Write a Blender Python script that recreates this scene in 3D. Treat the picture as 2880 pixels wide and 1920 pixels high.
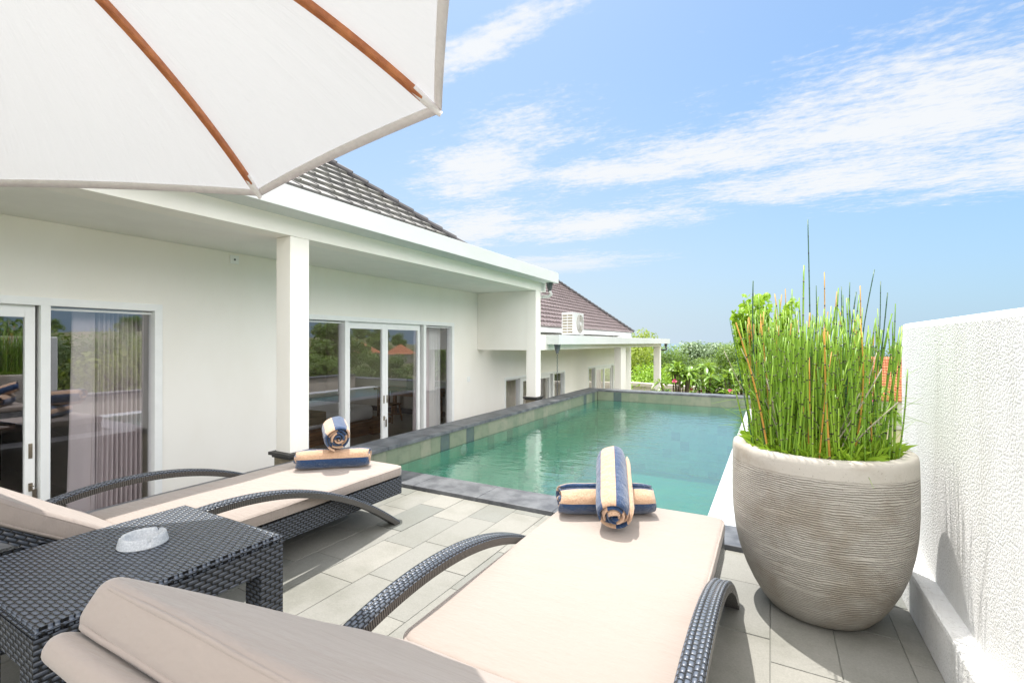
import bpy, bmesh, math, random
from mathutils import Vector, Matrix, noise as mnoise
R = math.radians
S = bpy.context.scene
COL = S.collection
for o in list(bpy.data.objects): bpy.data.objects.remove(o)

# ------------------------------------------------------------------ camera
cam_d = bpy.data.cameras.new('camera'); cam = bpy.data.objects.new('camera', cam_d); COL.objects.link(cam)
cam.location = (0, 0, 1.15); cam.rotation_euler = (R(90.159), 0, R(28.8))
cam_d.sensor_width = 36; cam_d.lens = 16.577; cam_d.clip_start = .02; cam_d.clip_end = 60000
S.camera = cam
# ------------------------------------------------------------------ light
S.view_settings.view_transform = 'Standard'; S.view_settings.look = 'None'
S.view_settings.gamma = 1; S.view_settings.exposure = 1.3
LD = Vector((.262, -.262, -1)).normalized()
sun_d = bpy.data.lights.new('sun', 'SUN'); sun_d.energy = 2.7; sun_d.angle = R(.5); sun_d.color = (1, .965, .91)
sun = bpy.data.objects.new('sun', sun_d); COL.objects.link(sun); sun.location = (-4, 6, 20)
sun.rotation_euler = LD.to_track_quat('-Z', 'Y').to_euler()

class NT:
    def __init__(s, tree): s.t = tree; s.n = tree.nodes; s.l = tree.links
    def node(s, typ, **kw):
        x = s.n.new(typ)
        for k, v in kw.items(): setattr(x, k, v)
        return x
    def put(s, v, sock):
        if v is None: return
        if hasattr(v, 'default_value') or isinstance(v, bpy.types.NodeSocket): s.l.new(v, sock)
        else:
            if isinstance(v, (tuple, list)) and len(v) == 3 and sock.type == 'RGBA': v = (*v, 1)
            sock.default_value = v
    def m(s, op, a, b=None, c=None, clamp=False):
        x = s.node('ShaderNodeMath', operation=op, use_clamp=clamp)
        s.put(a, x.inputs[0]); s.put(b, x.inputs[1]); s.put(c, x.inputs[2]); return x.outputs[0]
    def mix(s, f, a, b):
        x = s.node('ShaderNodeMix', data_type='RGBA')
        s.put(f, x.inputs[0]); s.put(a, x.inputs[6]); s.put(b, x.inputs[7]); return x.outputs[2]
    def noise(s, vec, scale, detail=3, rough=.55, out=0):
        x = s.node('ShaderNodeTexNoise'); s.put(vec, x.inputs['Vector'])
        x.inputs['Scale'].default_value = scale; x.inputs['Detail'].default_value = detail
        x.inputs['Roughness'].default_value = rough; return x.outputs[out]
    def ramp(s, v, *st):
        x = s.node('ShaderNodeMapRange', interpolation_type='SMOOTHSTEP')
        s.put(v, x.inputs[0]); x.inputs[1].default_value, x.inputs[2].default_value, x.inputs[3].default_value, x.inputs[4].default_value = st
        return x.outputs[0]
    def scale(s, vec, sc, rot=(0, 0, 0), loc=(0, 0, 0)):
        x = s.node('ShaderNodeMapping'); s.put(vec, x.inputs[0]); x.inputs['Scale'].default_value = sc
        x.inputs['Rotation'].default_value = rot; x.inputs['Location'].default_value = loc; return x.outputs[0]
    def bump(s, h, strength, dist, normal=None):
        x = s.node('ShaderNodeBump'); s.put(h, x.inputs['Height']); x.inputs['Strength'].default_value = strength
        x.inputs['Distance'].default_value = dist
        if normal is not None: s.l.new(normal, x.inputs['Normal'])
        return x.outputs[0]

# ------------------------------------------------------------------ sky
W = bpy.data.worlds.new('World'); S.world = W; W.use_nodes = True
w = NT(W.node_tree); w.n.clear()
sky = w.node('ShaderNodeTexSky', sky_type='NISHITA'); sky.sun_disc = False
sky.sun_elevation = R(71); sky.sun_rotation = R(-40.8); sky.air_density = 1.0; sky.dust_density = 1.2; sky.ozone_density = 2.2
tc = w.node('ShaderNodeTexCoord'); sep = w.node('ShaderNodeSeparateXYZ'); w.l.new(tc.outputs['Generated'], sep.inputs[0])
zc = w.m('MAXIMUM', sep.outputs[2], .02)
px = w.m('DIVIDE', sep.outputs[0], zc); py = w.m('DIVIDE', sep.outputs[1], zc)
comb = w.node('ShaderNodeCombineXYZ'); w.l.new(px, comb.inputs[0]); w.l.new(py, comb.inputs[1]); P = comb.outputs[0]
def blob(cx, cy, rx, ry, ang):
    ca, sa = math.cos(ang), math.sin(ang)
    dx = w.m('SUBTRACT', px, cx); dy = w.m('SUBTRACT', py, cy)
    a = w.m('MULTIPLY_ADD', dx, ca / rx, w.m('MULTIPLY', dy, sa / rx)); b = w.m('MULTIPLY_ADD', dx, -sa / ry, w.m('MULTIPLY', dy, ca / ry))
    d = w.m('SQRT', w.m('ADD', w.m('MULTIPLY', a, a), w.m('MULTIPLY', b, b)))
    return w.m('SUBTRACT', 1, d)
mask = None
for b in [(-.25, 2.75, .85, .42, R(15)), (.55, 2.7, 1.1, .80, R(8)), (-1.45, 2.30, .85, .42, R(-35)), (-.7, 2.75, .9, .34, R(15)), (1.7, 3.6, 1.7, .95, R(0)), (.4, 3.5, 1.2, .55, R(5)),
          (-1.35, 3.85, 1.2, .55, R(-8)), (-2.4, 3.5, 1.3, .6, R(-30)), (-.85, 1.34, .42, .11, R(-10)), (-2.6, 5.6, 1.5, .9, R(0)),
          (3.6, -.2, 3.0, 2.6, 0), (1.2, -.8, 2.0, 1.9, 0), (0, -3, 5, 2.4, 0), (-3.2, -.6, 2.4, 1.6, 0)]:
    v = blob(*b); mask = v if mask is None else w.m('MAXIMUM', mask, v)
for b in [(6.5, -2.2, 8, 5.2, 0), (0, -6, 9, 5, 0), (0, 0, 1.12, 1.12, 0)]:  # unseen cloud banks added right, behind and overhead to brighten the shade
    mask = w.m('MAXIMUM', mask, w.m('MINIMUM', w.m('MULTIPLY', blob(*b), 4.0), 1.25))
n1 = w.noise(w.scale(P, (1, 1.6, 1), (0, 0, R(-14))), 2.2, 8, .62)
n2 = w.noise(w.scale(P, (1.0, 2.2, 1), (0, 0, R(-20))), 11, 5, .6)
n3 = w.noise(P, 34, 3, .6)
f = w.m('ADD', w.m('MULTIPLY', mask, .85), w.m('MULTIPLY', w.m('SUBTRACT', n1, .5), 1.5))
f = w.m('ADD', f, w.m('MULTIPLY', w.m('SUBTRACT', n2, .5), 1.0)); f = w.m('ADD', f, w.m('MULTIPLY', w.m('SUBTRACT', n3, .5), .5))
cl = w.ramp(f, -.06, .74, 0, .95)
fade = w.ramp(sep.outputs[2], .09, .2, 0, 1)
cl = w.m('MULTIPLY', cl, fade)
# forward-scatter whitening round the sun and a milky horizon, as in humid tropical air
dotn = w.node('ShaderNodeVectorMath', operation='DOT_PRODUCT'); w.l.new(tc.outputs['Generated'], dotn.inputs[0]); dotn.inputs[1].default_value = -LD
glow = w.m('MULTIPLY', w.m('POWER', w.m('MAXIMUM', dotn.outputs['Value'], 0), 4.0), .55)
hl = w.m('SQRT', w.m('ADD', w.m('MULTIPLY', sep.outputs[0], sep.outputs[0]), w.m('MULTIPLY_ADD', sep.outputs[1], sep.outputs[1], 1e-5)))
az = w.m('DIVIDE', w.m('ADD', w.m('MULTIPLY', sep.outputs[0], -.653), w.m('MULTIPLY', sep.outputs[1], .757)), hl)
azg = w.m('POWER', w.m('MAXIMUM', az, 0), 3)
hz = w.m('POWER', w.m('SUBTRACT', 1, w.m('MAXIMUM', sep.outputs[2], 0)), 3.0)
glow = w.m('ADD', glow, w.m('MULTIPLY', azg, w.m('MULTIPLY', hz, .85)), clamp=True)
tint = w.node('ShaderNodeMix', data_type='RGBA', blend_type='MULTIPLY'); tint.inputs[0].default_value = 1
w.l.new(sky.outputs[0], tint.inputs[6]); tint.inputs[7].default_value = (.67, .89, 1.02, 1)
skym = w.mix(w.m('MULTIPLY', hz, .95, clamp=True), tint.outputs[2], (2.15, 3.15, 4.1))
skym = w.mix(glow, skym, (3.75, 4.1, 4.35))
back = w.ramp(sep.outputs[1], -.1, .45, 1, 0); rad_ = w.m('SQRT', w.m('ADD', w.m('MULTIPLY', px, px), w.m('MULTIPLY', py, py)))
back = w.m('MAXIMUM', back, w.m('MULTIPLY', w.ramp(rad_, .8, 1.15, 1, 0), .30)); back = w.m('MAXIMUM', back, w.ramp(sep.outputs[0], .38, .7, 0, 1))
clc = w.mix(back, (4.5, 4.6, 4.7), (18.2, 17.9, 17.6)); skyf = w.mix(cl, skym, clc)  # out-of-view clouds made far brighter, as added fill for shaded walls
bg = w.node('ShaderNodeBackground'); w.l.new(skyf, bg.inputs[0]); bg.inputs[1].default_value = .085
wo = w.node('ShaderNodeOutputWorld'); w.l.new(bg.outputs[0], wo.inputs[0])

# ------------------------------------------------------------------ materials
def new_mat(name):
    m = bpy.data.materials.new(name); m.use_nodes = True; nt = NT(m.node_tree)
    return m, nt, nt.n['Principled BSDF']
def mat(name, col, rough=.6, var=None, bump=None, spec=.5, col2=None, vscale=3, metallic=0, stretch=(1, 1, 1), bump2=None, coat=0):
    m, nt, p = new_mat(name)
    t = nt.node('ShaderNodeTexCoord'); v = t.outputs['Object']
    if stretch != (1, 1, 1): v = nt.scale(v, stretch)
    c = (*col, 1)
    if col2 is not None or var:
        c2 = col2 or tuple(x * (1 - var) for x in col)
        c = nt.mix(nt.ramp(nt.noise(v, vscale, 6, .62), .32, .68, 0, 1), col, c2)
        nt.l.new(c, p.inputs['Base Color'])
    else: p.inputs['Base Color'].default_value = c
    p.inputs['Roughness'].default_value = rough; p.inputs['Specular IOR Level'].default_value = spec
    p.inputs['Metallic'].default_value = metallic; p.inputs['Coat Weight'].default_value = coat
    nrm = None
    if bump: nrm = nt.bump(nt.noise(v, bump[0], 4, .6), bump[1], bump[2])
    if bump2: nrm = nt.bump(nt.noise(v, bump2[0], 2, .5), bump2[1], bump2[2], nrm)
    if nrm: nt.l.new(nrm, p.inputs['Normal'])
    return m

M = {}
M['plaster'] = mat('white_plaster', (.90, .875, .82), .75, None, (90, .15, .004), col2=(.87, .84, .775), vscale=1.6, stretch=(1, 1, .45), bump2=(6, .12, .01))
M['fascia'] = mat('fascia_shade_plaster', (.68, .70, .69), .7, None, (80, .15, .003), col2=(.63, .65, .63), vscale=2, stretch=(1, .4, 1))  # plaster copy darkened and cooled: shade put into the fascia colour
M['soffit'] = mat('soffit_paint', (.87, .86, .81), .8, .05, (60, .1, .003))
M['frame'] = mat('white_frame_paint', (.88, .89, .88), .35, .04, None, vscale=8)
M['dark_stone'] = mat('black_coping_stone', (.06, .063, .072), .42, None, (55, .35, .004), col2=(.14, .145, .155), vscale=7)
M['dark_cap'] = mat('dark_cap_stone', (.05, .048, .046), .55, .3, (60, .3, .003), vscale=12)
M['rustic'] = mat('rough_split_stone', (.20, .17, .12), .8, None, (30, .8, .02), col2=(.34, .29, .20), vscale=9, stretch=(1, 1, 6))
M['teak'] = mat('teak_rib', (.62, .22, .075), .38, None, (40, .1, .002), col2=(.42, .13, .045), vscale=5, stretch=(3, 3, 3))
M['wood'] = mat('old_teak', (.36, .20, .095), .6, None, (40, .3, .004), col2=(.17, .085, .038), vscale=4, stretch=(1, .6, 7))
M['dark_wood'] = mat('dark_wood', (.055, .022, .012), .4, .4, None, vscale=5)
M['metal'] = mat('galvanised_metal', (.55, .54, .50), .35, .15, None, metallic=.9, vscale=20)
M['hinge'] = mat('brushed_bronze', (.42, .36, .28), .35, .15, None, metallic=.9, vscale=20)
M['curtain'] = mat('mauve_curtain', (.62, .55, .565), .8, .06, (300, .2, .001))
M['sheer'] = mat('sheer_white_curtain', (.70, .70, .69), .8, .04, (300, .2, .001))
M['bed_linen'] = mat('bed_linen', (.93, .94, .96), .8, .04, (12, .3, .02))
M['runner'] = mat('bed_runner', (.40, .33, .22), .8, .5, (200, .3, .002), vscale=60, stretch=(1, .05, 1))
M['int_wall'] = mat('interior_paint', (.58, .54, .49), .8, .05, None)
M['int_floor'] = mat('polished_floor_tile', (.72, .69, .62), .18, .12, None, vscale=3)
M['plastic_dark'] = mat('grey_plastic', (.09, .10, .11), .45, .1, None)
M['plastic_white'] = mat('white_plastic', (.60, .60, .585), .35, .03, None)
M['cream_wall'] = mat('cream_boundary_wall', (.66, .60, .50), .8, .12, (50, .3, .005))
M['soil'] = mat('soil', (.07, .05, .035), .9, .4, (40, .6, .01))
M['bark'] = mat('bark', (.17, .13, .09), .85, .45, (30, .7, .01), vscale=10)
M['stone_ash'] = mat('grey_marble', (.54, .56, .58), .45, None, (120, .25, .002), col2=(.38, .40, .43), vscale=170)
M['red'] = mat('red_tag', (.35, .06, .04), .5, .1, None)
M['rug'] = mat('woven_rug', (.10, .08, .07), .9, None, (90, .4, .003), col2=(.34, .29, .24), vscale=14, stretch=(1, 4, 1))

# outdoor fabric cushion
m, nt, p = new_mat('cream_cushion_fabric')
t = nt.node('ShaderNodeTexCoord'); v = t.outputs['Object']
nt.l.new(nt.mix(nt.noise(v, 5, 4), (.290, .243, .212), (.308, .260, .230)), p.inputs['Base Color'])
p.inputs['Roughness'].default_value = .8; p.inputs['Specular IOR Level'].default_value = .3; p.inputs['Sheen Weight'].default_value = .25
wr = nt.noise(nt.scale(v, (1.2, 3.5, 2)), 4, 4, .55)
fine = nt.noise(v, 900, 2, .5)
nt.l.new(nt.bump(fine, .25, .0006, nt.bump(wr, .55, .022)), p.inputs['Normal']); M['fabric'] = m

# umbrella cloth
m, nt, p = new_mat('umbrella_canvas')
t = nt.node('ShaderNodeTexCoord'); uv = nt.node('ShaderNodeUVMap').outputs[0]; v = t.outputs['Object']
nrm = nt.bump(nt.noise(nt.scale(uv, (10, 1.5, 1)), 1.0, 4, .55), .32, .04); nrm = nt.bump(nt.noise(v, 700, 2), .15, .0008, nrm)
dif = nt.node('ShaderNodeBsdfDiffuse'); tr = nt.node('ShaderNodeBsdfTranslucent'); mx = nt.node('ShaderNodeMixShader')
dif.inputs[0].default_value = (.60, .60, .61, 1); tr.inputs[0].default_value = (.41, .41, .417, 1)
nt.l.new(nrm, dif.inputs['Normal']); nt.l.new(nrm, tr.inputs['Normal']); mx.inputs[0].default_value = .45
nt.l.new(dif.outputs[0], mx.inputs[1]); nt.l.new(tr.outputs[0], mx.inputs[2])
nt.l.new(mx.outputs[0], nt.n['Material Output'].inputs[0]); M['canvas'] = m
M['hem'] = mat('canvas_hem', (.95, .90, .91), .8, .08, (200, .3, .001), vscale=40)

# stucco wall: rough thrown plaster
m, nt, p = new_mat('rough_white_stucco')
v = nt.node('ShaderNodeTexCoord').outputs['Object']
vo = nt.node('ShaderNodeTexVoronoi', feature='SMOOTH_F1'); vo.inputs['Scale'].default_value = 130; vo.inputs['Smoothness'].default_value = .6
wv = nt.node('ShaderNodeVectorMath', operation='ADD'); nt.l.new(v, wv.inputs[0]); 
nz = nt.noise(v, 30, 3, .6, 1); sc = nt.node('ShaderNodeVectorMath', operation='SCALE'); nt.l.new(nz, sc.inputs[0]); sc.inputs['Scale'].default_value = .05
nt.l.new(sc.outputs[0], wv.inputs[1]); nt.l.new(wv.outputs[0], vo.inputs['Vector'])
h = nt.m('ADD', nt.noise(v, 62, 6, .72), nt.m('MULTIPLY', nt.ramp(nt.noise(v, 120, 2, .5), .35, .6, 0, 1), .35))
nt.l.new(nt.bump(h, 1.0, .0052), p.inputs['Normal'])
st = nt.ramp(nt.noise(nt.scale(v, (1, 5, .9)), 1.6, 5, .6), .45, .75, 0, 1)
pit = nt.ramp(nt.noise(v, 55, 3, .6), .60, .72, 0, 1)
base = nt.mix(st, (.80, .80, .79), (.71, .705, .68)); base = nt.mix(nt.m('MULTIPLY', pit, .35), base, (.45, .43, .38))
nt.l.new(base, p.inputs['Base Color']); p.inputs['Roughness'].default_value = .85; M['stucco'] = m

# deck tiles / pool tiles: tone per tile comes from a face attribute
def tile_mat(name, stops, rough, bumps, vs=4, blotch=.35, dirt=(.30, .29, .24), attr='tone', detail=(.8, .78, .72)):
    m, nt, p = new_mat(name)
    a = nt.node('ShaderNodeAttribute', attribute_name=attr); v = nt.node('ShaderNodeTexCoord').outputs['Object']
    cr = nt.node('ShaderNodeValToRGB'); nt.l.new(a.outputs['Fac'], cr.inputs[0])
    els = cr.color_ramp.elements
    els[0].position = stops[0][0]; els[0].color = (*stops[0][1], 1); els[1].position = stops[-1][0]; els[1].color = (*stops[-1][1], 1)
    for s in stops[1:-1]: e = els.new(s[0]); e.color = (*s[1], 1)
    b = nt.ramp(nt.noise(v, vs, 6, .62), .42, .72, 0, blotch)
    c = nt.mix(b, cr.outputs[0], dirt)
    sp = nt.noise(v, 160, 3, .6); c2 = nt.node('ShaderNodeMix', data_type='RGBA', blend_type='MULTIPLY'); c2.inputs[0].default_value = .5
    nt.l.new(c, c2.inputs[6]); g = nt.m('ADD', sp, .55); cg = nt.node('ShaderNodeCombineColor')
    for i in range(3): nt.l.new(g, cg.inputs[i])
    nt.l.new(cg.outputs[0], c2.inputs[7]); nt.l.new(c2.outputs[2], p.inputs['Base Color'])
    p.inputs['Roughness'].default_value = rough
    nt.l.new(nt.bump(nt.noise(v, bumps[0], 5, .65), bumps[1], bumps[2]), p.inputs['Normal']); return m
M['deck'] = tile_mat('grey_andesite_tile', [(0, (.155, .16, .145)), (.4, (.205, .202, .182)), (1, (.235, .228, .202))], .78, (70, .4, .004), vs=2.2, blotch=.75, dirt=(.135, .135, .11))
M['pooltile'] = tile_mat('green_stone_tile', [(0, (.06, .085, .085)), (.15, (.15, .18, .12)), (.6, (.165, .19, .13)), (1, (.215, .22, .16))], .5, (40, .3, .004), vs=9, blotch=.5, dirt=(.09, .13, .085))
M['pooltile_sub'] = tile_mat('submerged_green_tile', [(0, (.07, .24, .18)), (.4, (.17, .46, .33)), (1, (.28, .58, .42))], .6, (40, .2, .004), vs=5, blotch=.3, dirt=(.06, .22, .17))
M['poolfloor'] = mat('deep_pool_floor', (.02, .20, .145), .8, None, None, col2=(.025, .25, .185), vscale=.8)
M['pot'] = None
# concrete planter: combed horizontal grooves
m, nt, p = new_mat('combed_concrete')
v = nt.node('ShaderNodeTexCoord').outputs['Object']; sp_ = nt.node('ShaderNodeSeparateXYZ'); nt.l.new(v, sp_.inputs[0])
wob = nt.noise(nt.scale(v, (1, 1, 2.2)), 4.5, 5, .6)
z_ = nt.m('ADD', nt.m('MULTIPLY', sp_.outputs[2], 112), nt.m('MULTIPLY', wob, 3.6)); fr = nt.m('FRACT', z_)
gro = nt.ramp(nt.m('ABSOLUTE', nt.m('SUBTRACT', fr, .5)), .0, .34, 0, 1)
brk = nt.ramp(nt.noise(nt.scale(v, (3, 3, 40)), 1.6, 4, .6), .26, .50, 0, 1)
gro = nt.m('SUBTRACT', 1, nt.m('MULTIPLY', nt.m('SUBTRACT', 1, gro), brk))
zone = nt.ramp(sp_.outputs[2], .635, .655, 0, 1); gro = nt.m('MAXIMUM', gro, zone)
blo = nt.ramp(nt.noise(v, 4.0, 5, .6), .46, .66, 0, 1)
c = nt.mix(blo, (.45, .42, .37), (.34, .30, .245)); pit = nt.ramp(nt.noise(v, 130, 2, .5), .66, .72, 0, 1); c = nt.mix(nt.m('MULTIPLY', pit, .5), c, (.16, .14, .12))
c = nt.mix(nt.m('MULTIPLY', nt.m('SUBTRACT', 1, gro), .7), c, (.17, .145, .115)); nt.l.new(c, p.inputs['Base Color']); p.inputs['Roughness'].default_value = .8
nt.l.new(nt.bump(nt.noise(v, 90, 4), .3, .003, nt.bump(gro, .9, .006)), p.inputs['Normal']); M['pot'] = m

# woven plastic rattan (uses metre UVs)
def wicker(name, pu, pv, kind='weave', twill=2, base=(.04, .043, .05), tint=(.105, .122, .155)):
    m, nt, p = new_mat(name)
    uv = nt.node('ShaderNodeUVMap').outputs[0]; s = nt.node('ShaderNodeSeparateXYZ'); nt.l.new(uv, s.inputs[0])
    U = nt.m('DIVIDE', s.outputs[0], pu); V = nt.m('DIVIDE', s.outputs[1], pv)
    if kind == 'weave':
        row = nt.m('FLOOR', V); off = nt.m('MULTIPLY', nt.m('MODULO', nt.m('ABSOLUTE', row), twill), 1 / twill)
        ph = nt.m('ADD', U, off); su = nt.m('ABSOLUTE', nt.m('SINE', nt.m('MULTIPLY', ph, math.pi)))
        fv = nt.m('FRACT', V); pr = nt.m('SUBTRACT', 1, nt.m('POWER', nt.m('ABSOLUTE', nt.m('MULTIPLY', nt.m('SUBTRACT', fv, .5), 2)), 2.2))
        hs = nt.m('MULTIPLY', pr, nt.m('POWER', su, .6))
        fu = nt.m('FRACT', nt.m('MULTIPLY', ph, 3)); strand = nt.m('MULTIPLY', nt.m('SUBTRACT', 1, nt.m('POWER', nt.m('ABSOLUTE', nt.m('MULTIPLY', nt.m('SUBTRACT', fu, .5), 2)), 2)), .38)
        h = nt.m('MAXIMUM', hs, strand)
    elif kind == 'wrap':
        fu = nt.m('FRACT', nt.m('ADD', U, nt.m('MULTIPLY', V, .12))); h = nt.m('SUBTRACT', 1, nt.m('POWER', nt.m('ABSOLUTE', nt.m('MULTIPLY', nt.m('SUBTRACT', fu, .5), 2)), 4))
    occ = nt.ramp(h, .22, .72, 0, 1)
    nt.l.new(nt.mix(occ, tuple(x * .12 for x in base), tint), p.inputs['Base Color'])  # gaps between strands darkened in the colour to stand in for occlusion
    p.inputs['Roughness'].default_value = .27
    nt.l.new(nt.bump(h, 1.0, .0045), p.inputs['Normal']); return m
M['weave_top'] = wicker('rattan_weave', .033, .0125, twill=3)
M['weave_frame'] = wicker('rattan_frame_weave', .034, .0130, tint=(.06, .068, .085))
M['weave_arm'] = wicker('rattan_arm_weave', .020, .0135)
M['wrap_arm'] = wicker('rattan_arm_wrap', .0085, .05, 'wrap', tint=(.085, .078, .07))

# terry towel
def terry(name, c1, c2):
    m, nt, p = new_mat(name); v = nt.node('ShaderNodeTexCoord').outputs['Object']
    n = nt.noise(v, 260, 3, .65)
    nt.l.new(nt.mix(nt.ramp(n, .38, .62, 0, 1), c2, c1), p.inputs['Base Color'])
    p.inputs['Roughness'].default_value = .95; p.inputs['Specular IOR Level'].default_value = .1; p.inputs['Sheen Weight'].default_value = .5
    nt.l.new(nt.bump(n, .9, .005, nt.bump(nt.noise(v, 22, 3), .6, .02)), p.inputs['Normal']); return m
M['t_blue'] = terry('navy_terry', (.022, .066, .165), (.010, .030, .085))
M['t_peach'] = terry('peach_terry', (.60, .40, .27), (.46, .285, .175))

def schlick(nt, f0, normal=None, ex=5):
    g = nt.node('ShaderNodeNewGeometry'); d = nt.node('ShaderNodeVectorMath', operation='DOT_PRODUCT')
    nt.l.new(g.outputs['Incoming'], d.inputs[0]); nt.l.new(normal if normal is not None else g.outputs['Normal'], d.inputs[1])
    c = nt.m('ABSOLUTE', d.outputs['Value']); return nt.m('MULTIPLY_ADD', nt.m('POWER', nt.m('SUBTRACT', 1, c, clamp=True), ex), 1 - f0, f0, clamp=True)
# glass with real fresnel reflection
def glass(name, ior, tr):
    m, nt, p = new_mat(name); nt.n.remove(p)
    fr = schlick(nt, ior)
    g = nt.node('ShaderNodeBsdfGlossy'); g.inputs['Roughness'].default_value = .004; g.inputs[0].default_value = (.93, .93, 1, 1)
    t = nt.node('ShaderNodeBsdfTransparent'); t.inputs[0].default_value = tr
    mx = nt.node('ShaderNodeMixShader'); nt.l.new(fr, mx.inputs[0]); nt.l.new(t.outputs[0], mx.inputs[1]); nt.l.new(g.outputs[0], mx.inputs[2])
    nt.l.new(mx.outputs[0], nt.n['Material Output'].inputs[0]); return m
M['glass'] = glass('window_glass', .21, (.99, .99, .99, 1))
# pool water surface
m, nt, p = new_mat('pool_water'); nt.n.remove(p)
v = nt.node('ShaderNodeTexCoord').outputs['Object']
hgt = nt.m('ADD', nt.noise(nt.scale(v, (1, 1.9, 1), (0, 0, R(-25))), 4.2, 3, .5), nt.m('MULTIPLY', nt.noise(nt.scale(v, (1, 2.4, 1), (0, 0, R(-25))), 14, 3, .55), .28))
nb = nt.bump(hgt, .40, .014)
fr = schlick(nt, .07, nb, 2.9)
g = nt.node('ShaderNodeBsdfGlossy'); g.inputs['Roughness'].default_value = .02; nt.l.new(nb, g.inputs['Normal'])
t = nt.node('ShaderNodeBsdfTransparent'); t.inputs[0].default_value = (.60, .90, .80, 1)
d = nt.node('ShaderNodeBsdfDiffuse'); d.inputs[0].default_value = (.03, .17, .125, 1)
m0 = nt.node('ShaderNodeMixShader'); m0.inputs[0].default_value = .30; nt.l.new(t.outputs[0], m0.inputs[1]); nt.l.new(d.outputs[0], m0.inputs[2])
mx = nt.node('ShaderNodeMixShader'); nt.l.new(fr, mx.inputs[0]); nt.l.new(m0.outputs[0], mx.inputs[1]); nt.l.new(g.outputs[0], mx.inputs[2])
nt.l.new(mx.outputs[0], nt.n['Material Output'].inputs[0]); M['water'] = m
M['sea'] = mat('sea', (.13, .185, .235), .8, .1, (.02, .5, 4), spec=.05)
M['ground'] = mat('grassy_ground', (.085, .12, .035), .95, None, (3, .6, .1), col2=(.17, .15, .08), vscale=.25)
M['weir'] = mat('pale_weir_stone', (.52, .55, .57), .4, .2, (60, .2, .003), vscale=6)

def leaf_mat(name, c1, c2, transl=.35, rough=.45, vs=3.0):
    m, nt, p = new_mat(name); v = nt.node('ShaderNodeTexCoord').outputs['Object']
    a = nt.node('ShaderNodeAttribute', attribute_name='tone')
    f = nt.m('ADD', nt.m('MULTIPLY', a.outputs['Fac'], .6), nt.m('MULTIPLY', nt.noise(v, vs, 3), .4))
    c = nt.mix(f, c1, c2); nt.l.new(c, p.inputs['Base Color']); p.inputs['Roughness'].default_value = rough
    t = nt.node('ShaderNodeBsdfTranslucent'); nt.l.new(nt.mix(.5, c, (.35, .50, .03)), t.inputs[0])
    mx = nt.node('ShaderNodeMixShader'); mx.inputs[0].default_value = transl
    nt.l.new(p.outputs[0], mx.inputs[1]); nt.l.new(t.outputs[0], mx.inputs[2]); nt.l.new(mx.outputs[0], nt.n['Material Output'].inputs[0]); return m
M['leaf_mid'] = leaf_mat('green_foliage', (.06, .12, .02), (.20, .32, .045))
M['leaf_dark'] = leaf_mat('dark_green_foliage', (.04, .085, .025), (.12, .20, .045), .25)
M['leaf_lime'] = leaf_mat('lime_foliage', (.17, .33, .02), (.36, .56, .04), .4)
M['leaf_yellow'] = leaf_mat('yellow_green_foliage', (.16, .24, .03), (.40, .46, .06), .4)
M['leaf_frangi'] = leaf_mat('frangipani_leaf', (.09, .19, .03), (.28, .44, .06), .3, .35)
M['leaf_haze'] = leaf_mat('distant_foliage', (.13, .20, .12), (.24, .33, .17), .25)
M['reed'] = leaf_mat('horsetail_stem_green', (.09, .24, .02), (.37, .57, .05), .2, .35, 6)
M['reed_teal'] = leaf_mat('horsetail_tip_green', (.03, .09, .04), (.05, .14, .07), .1, .35, 6)
M['reed_band'] = mat('horsetail_node_dark', (.035, .028, .022), .7, .3)
M['reed_pale'] = mat('horsetail_node_pale', (.42, .38, .28), .7, .2)
M['reed_old'] = leaf_mat('horsetail_orange_stem', (.45, .22, .04), (.68, .36, .06), .15, .5, 6)
M['weed'] = leaf_mat('bright_weed_leaf', (.24, .42, .03), (.44, .62, .06), .4)
M['flower'] = mat('pink_flower', (.65, .05, .16), .6, .2)
M['roof_grey'] = tile_mat('grey_roof_tile', [(0, (.13, .125, .125)), (1, (.19, .185, .18))], .55, (60, .3, .003))
M['roof_brown'] = tile_mat('brown_roof_tile', [(0, (.17, .135, .135)), (1, (.235, .19, .19))], .55, (60, .3, .003), dirt=(.18, .15, .145))
M['roof_orange'] = tile_mat('orange_clay_tile', [(0, (.45, .15, .07)), (1, (.62, .24, .11))], .75, (60, .3, .003), dirt=(.35, .13, .07))
M['roof_edge'] = mat('dark_roof_ridge', (.075, .07, .075), .6, .2)
M['hill_wall'] = mat('pale_house_wall', (.55, .52, .47), .8, .1)

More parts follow.
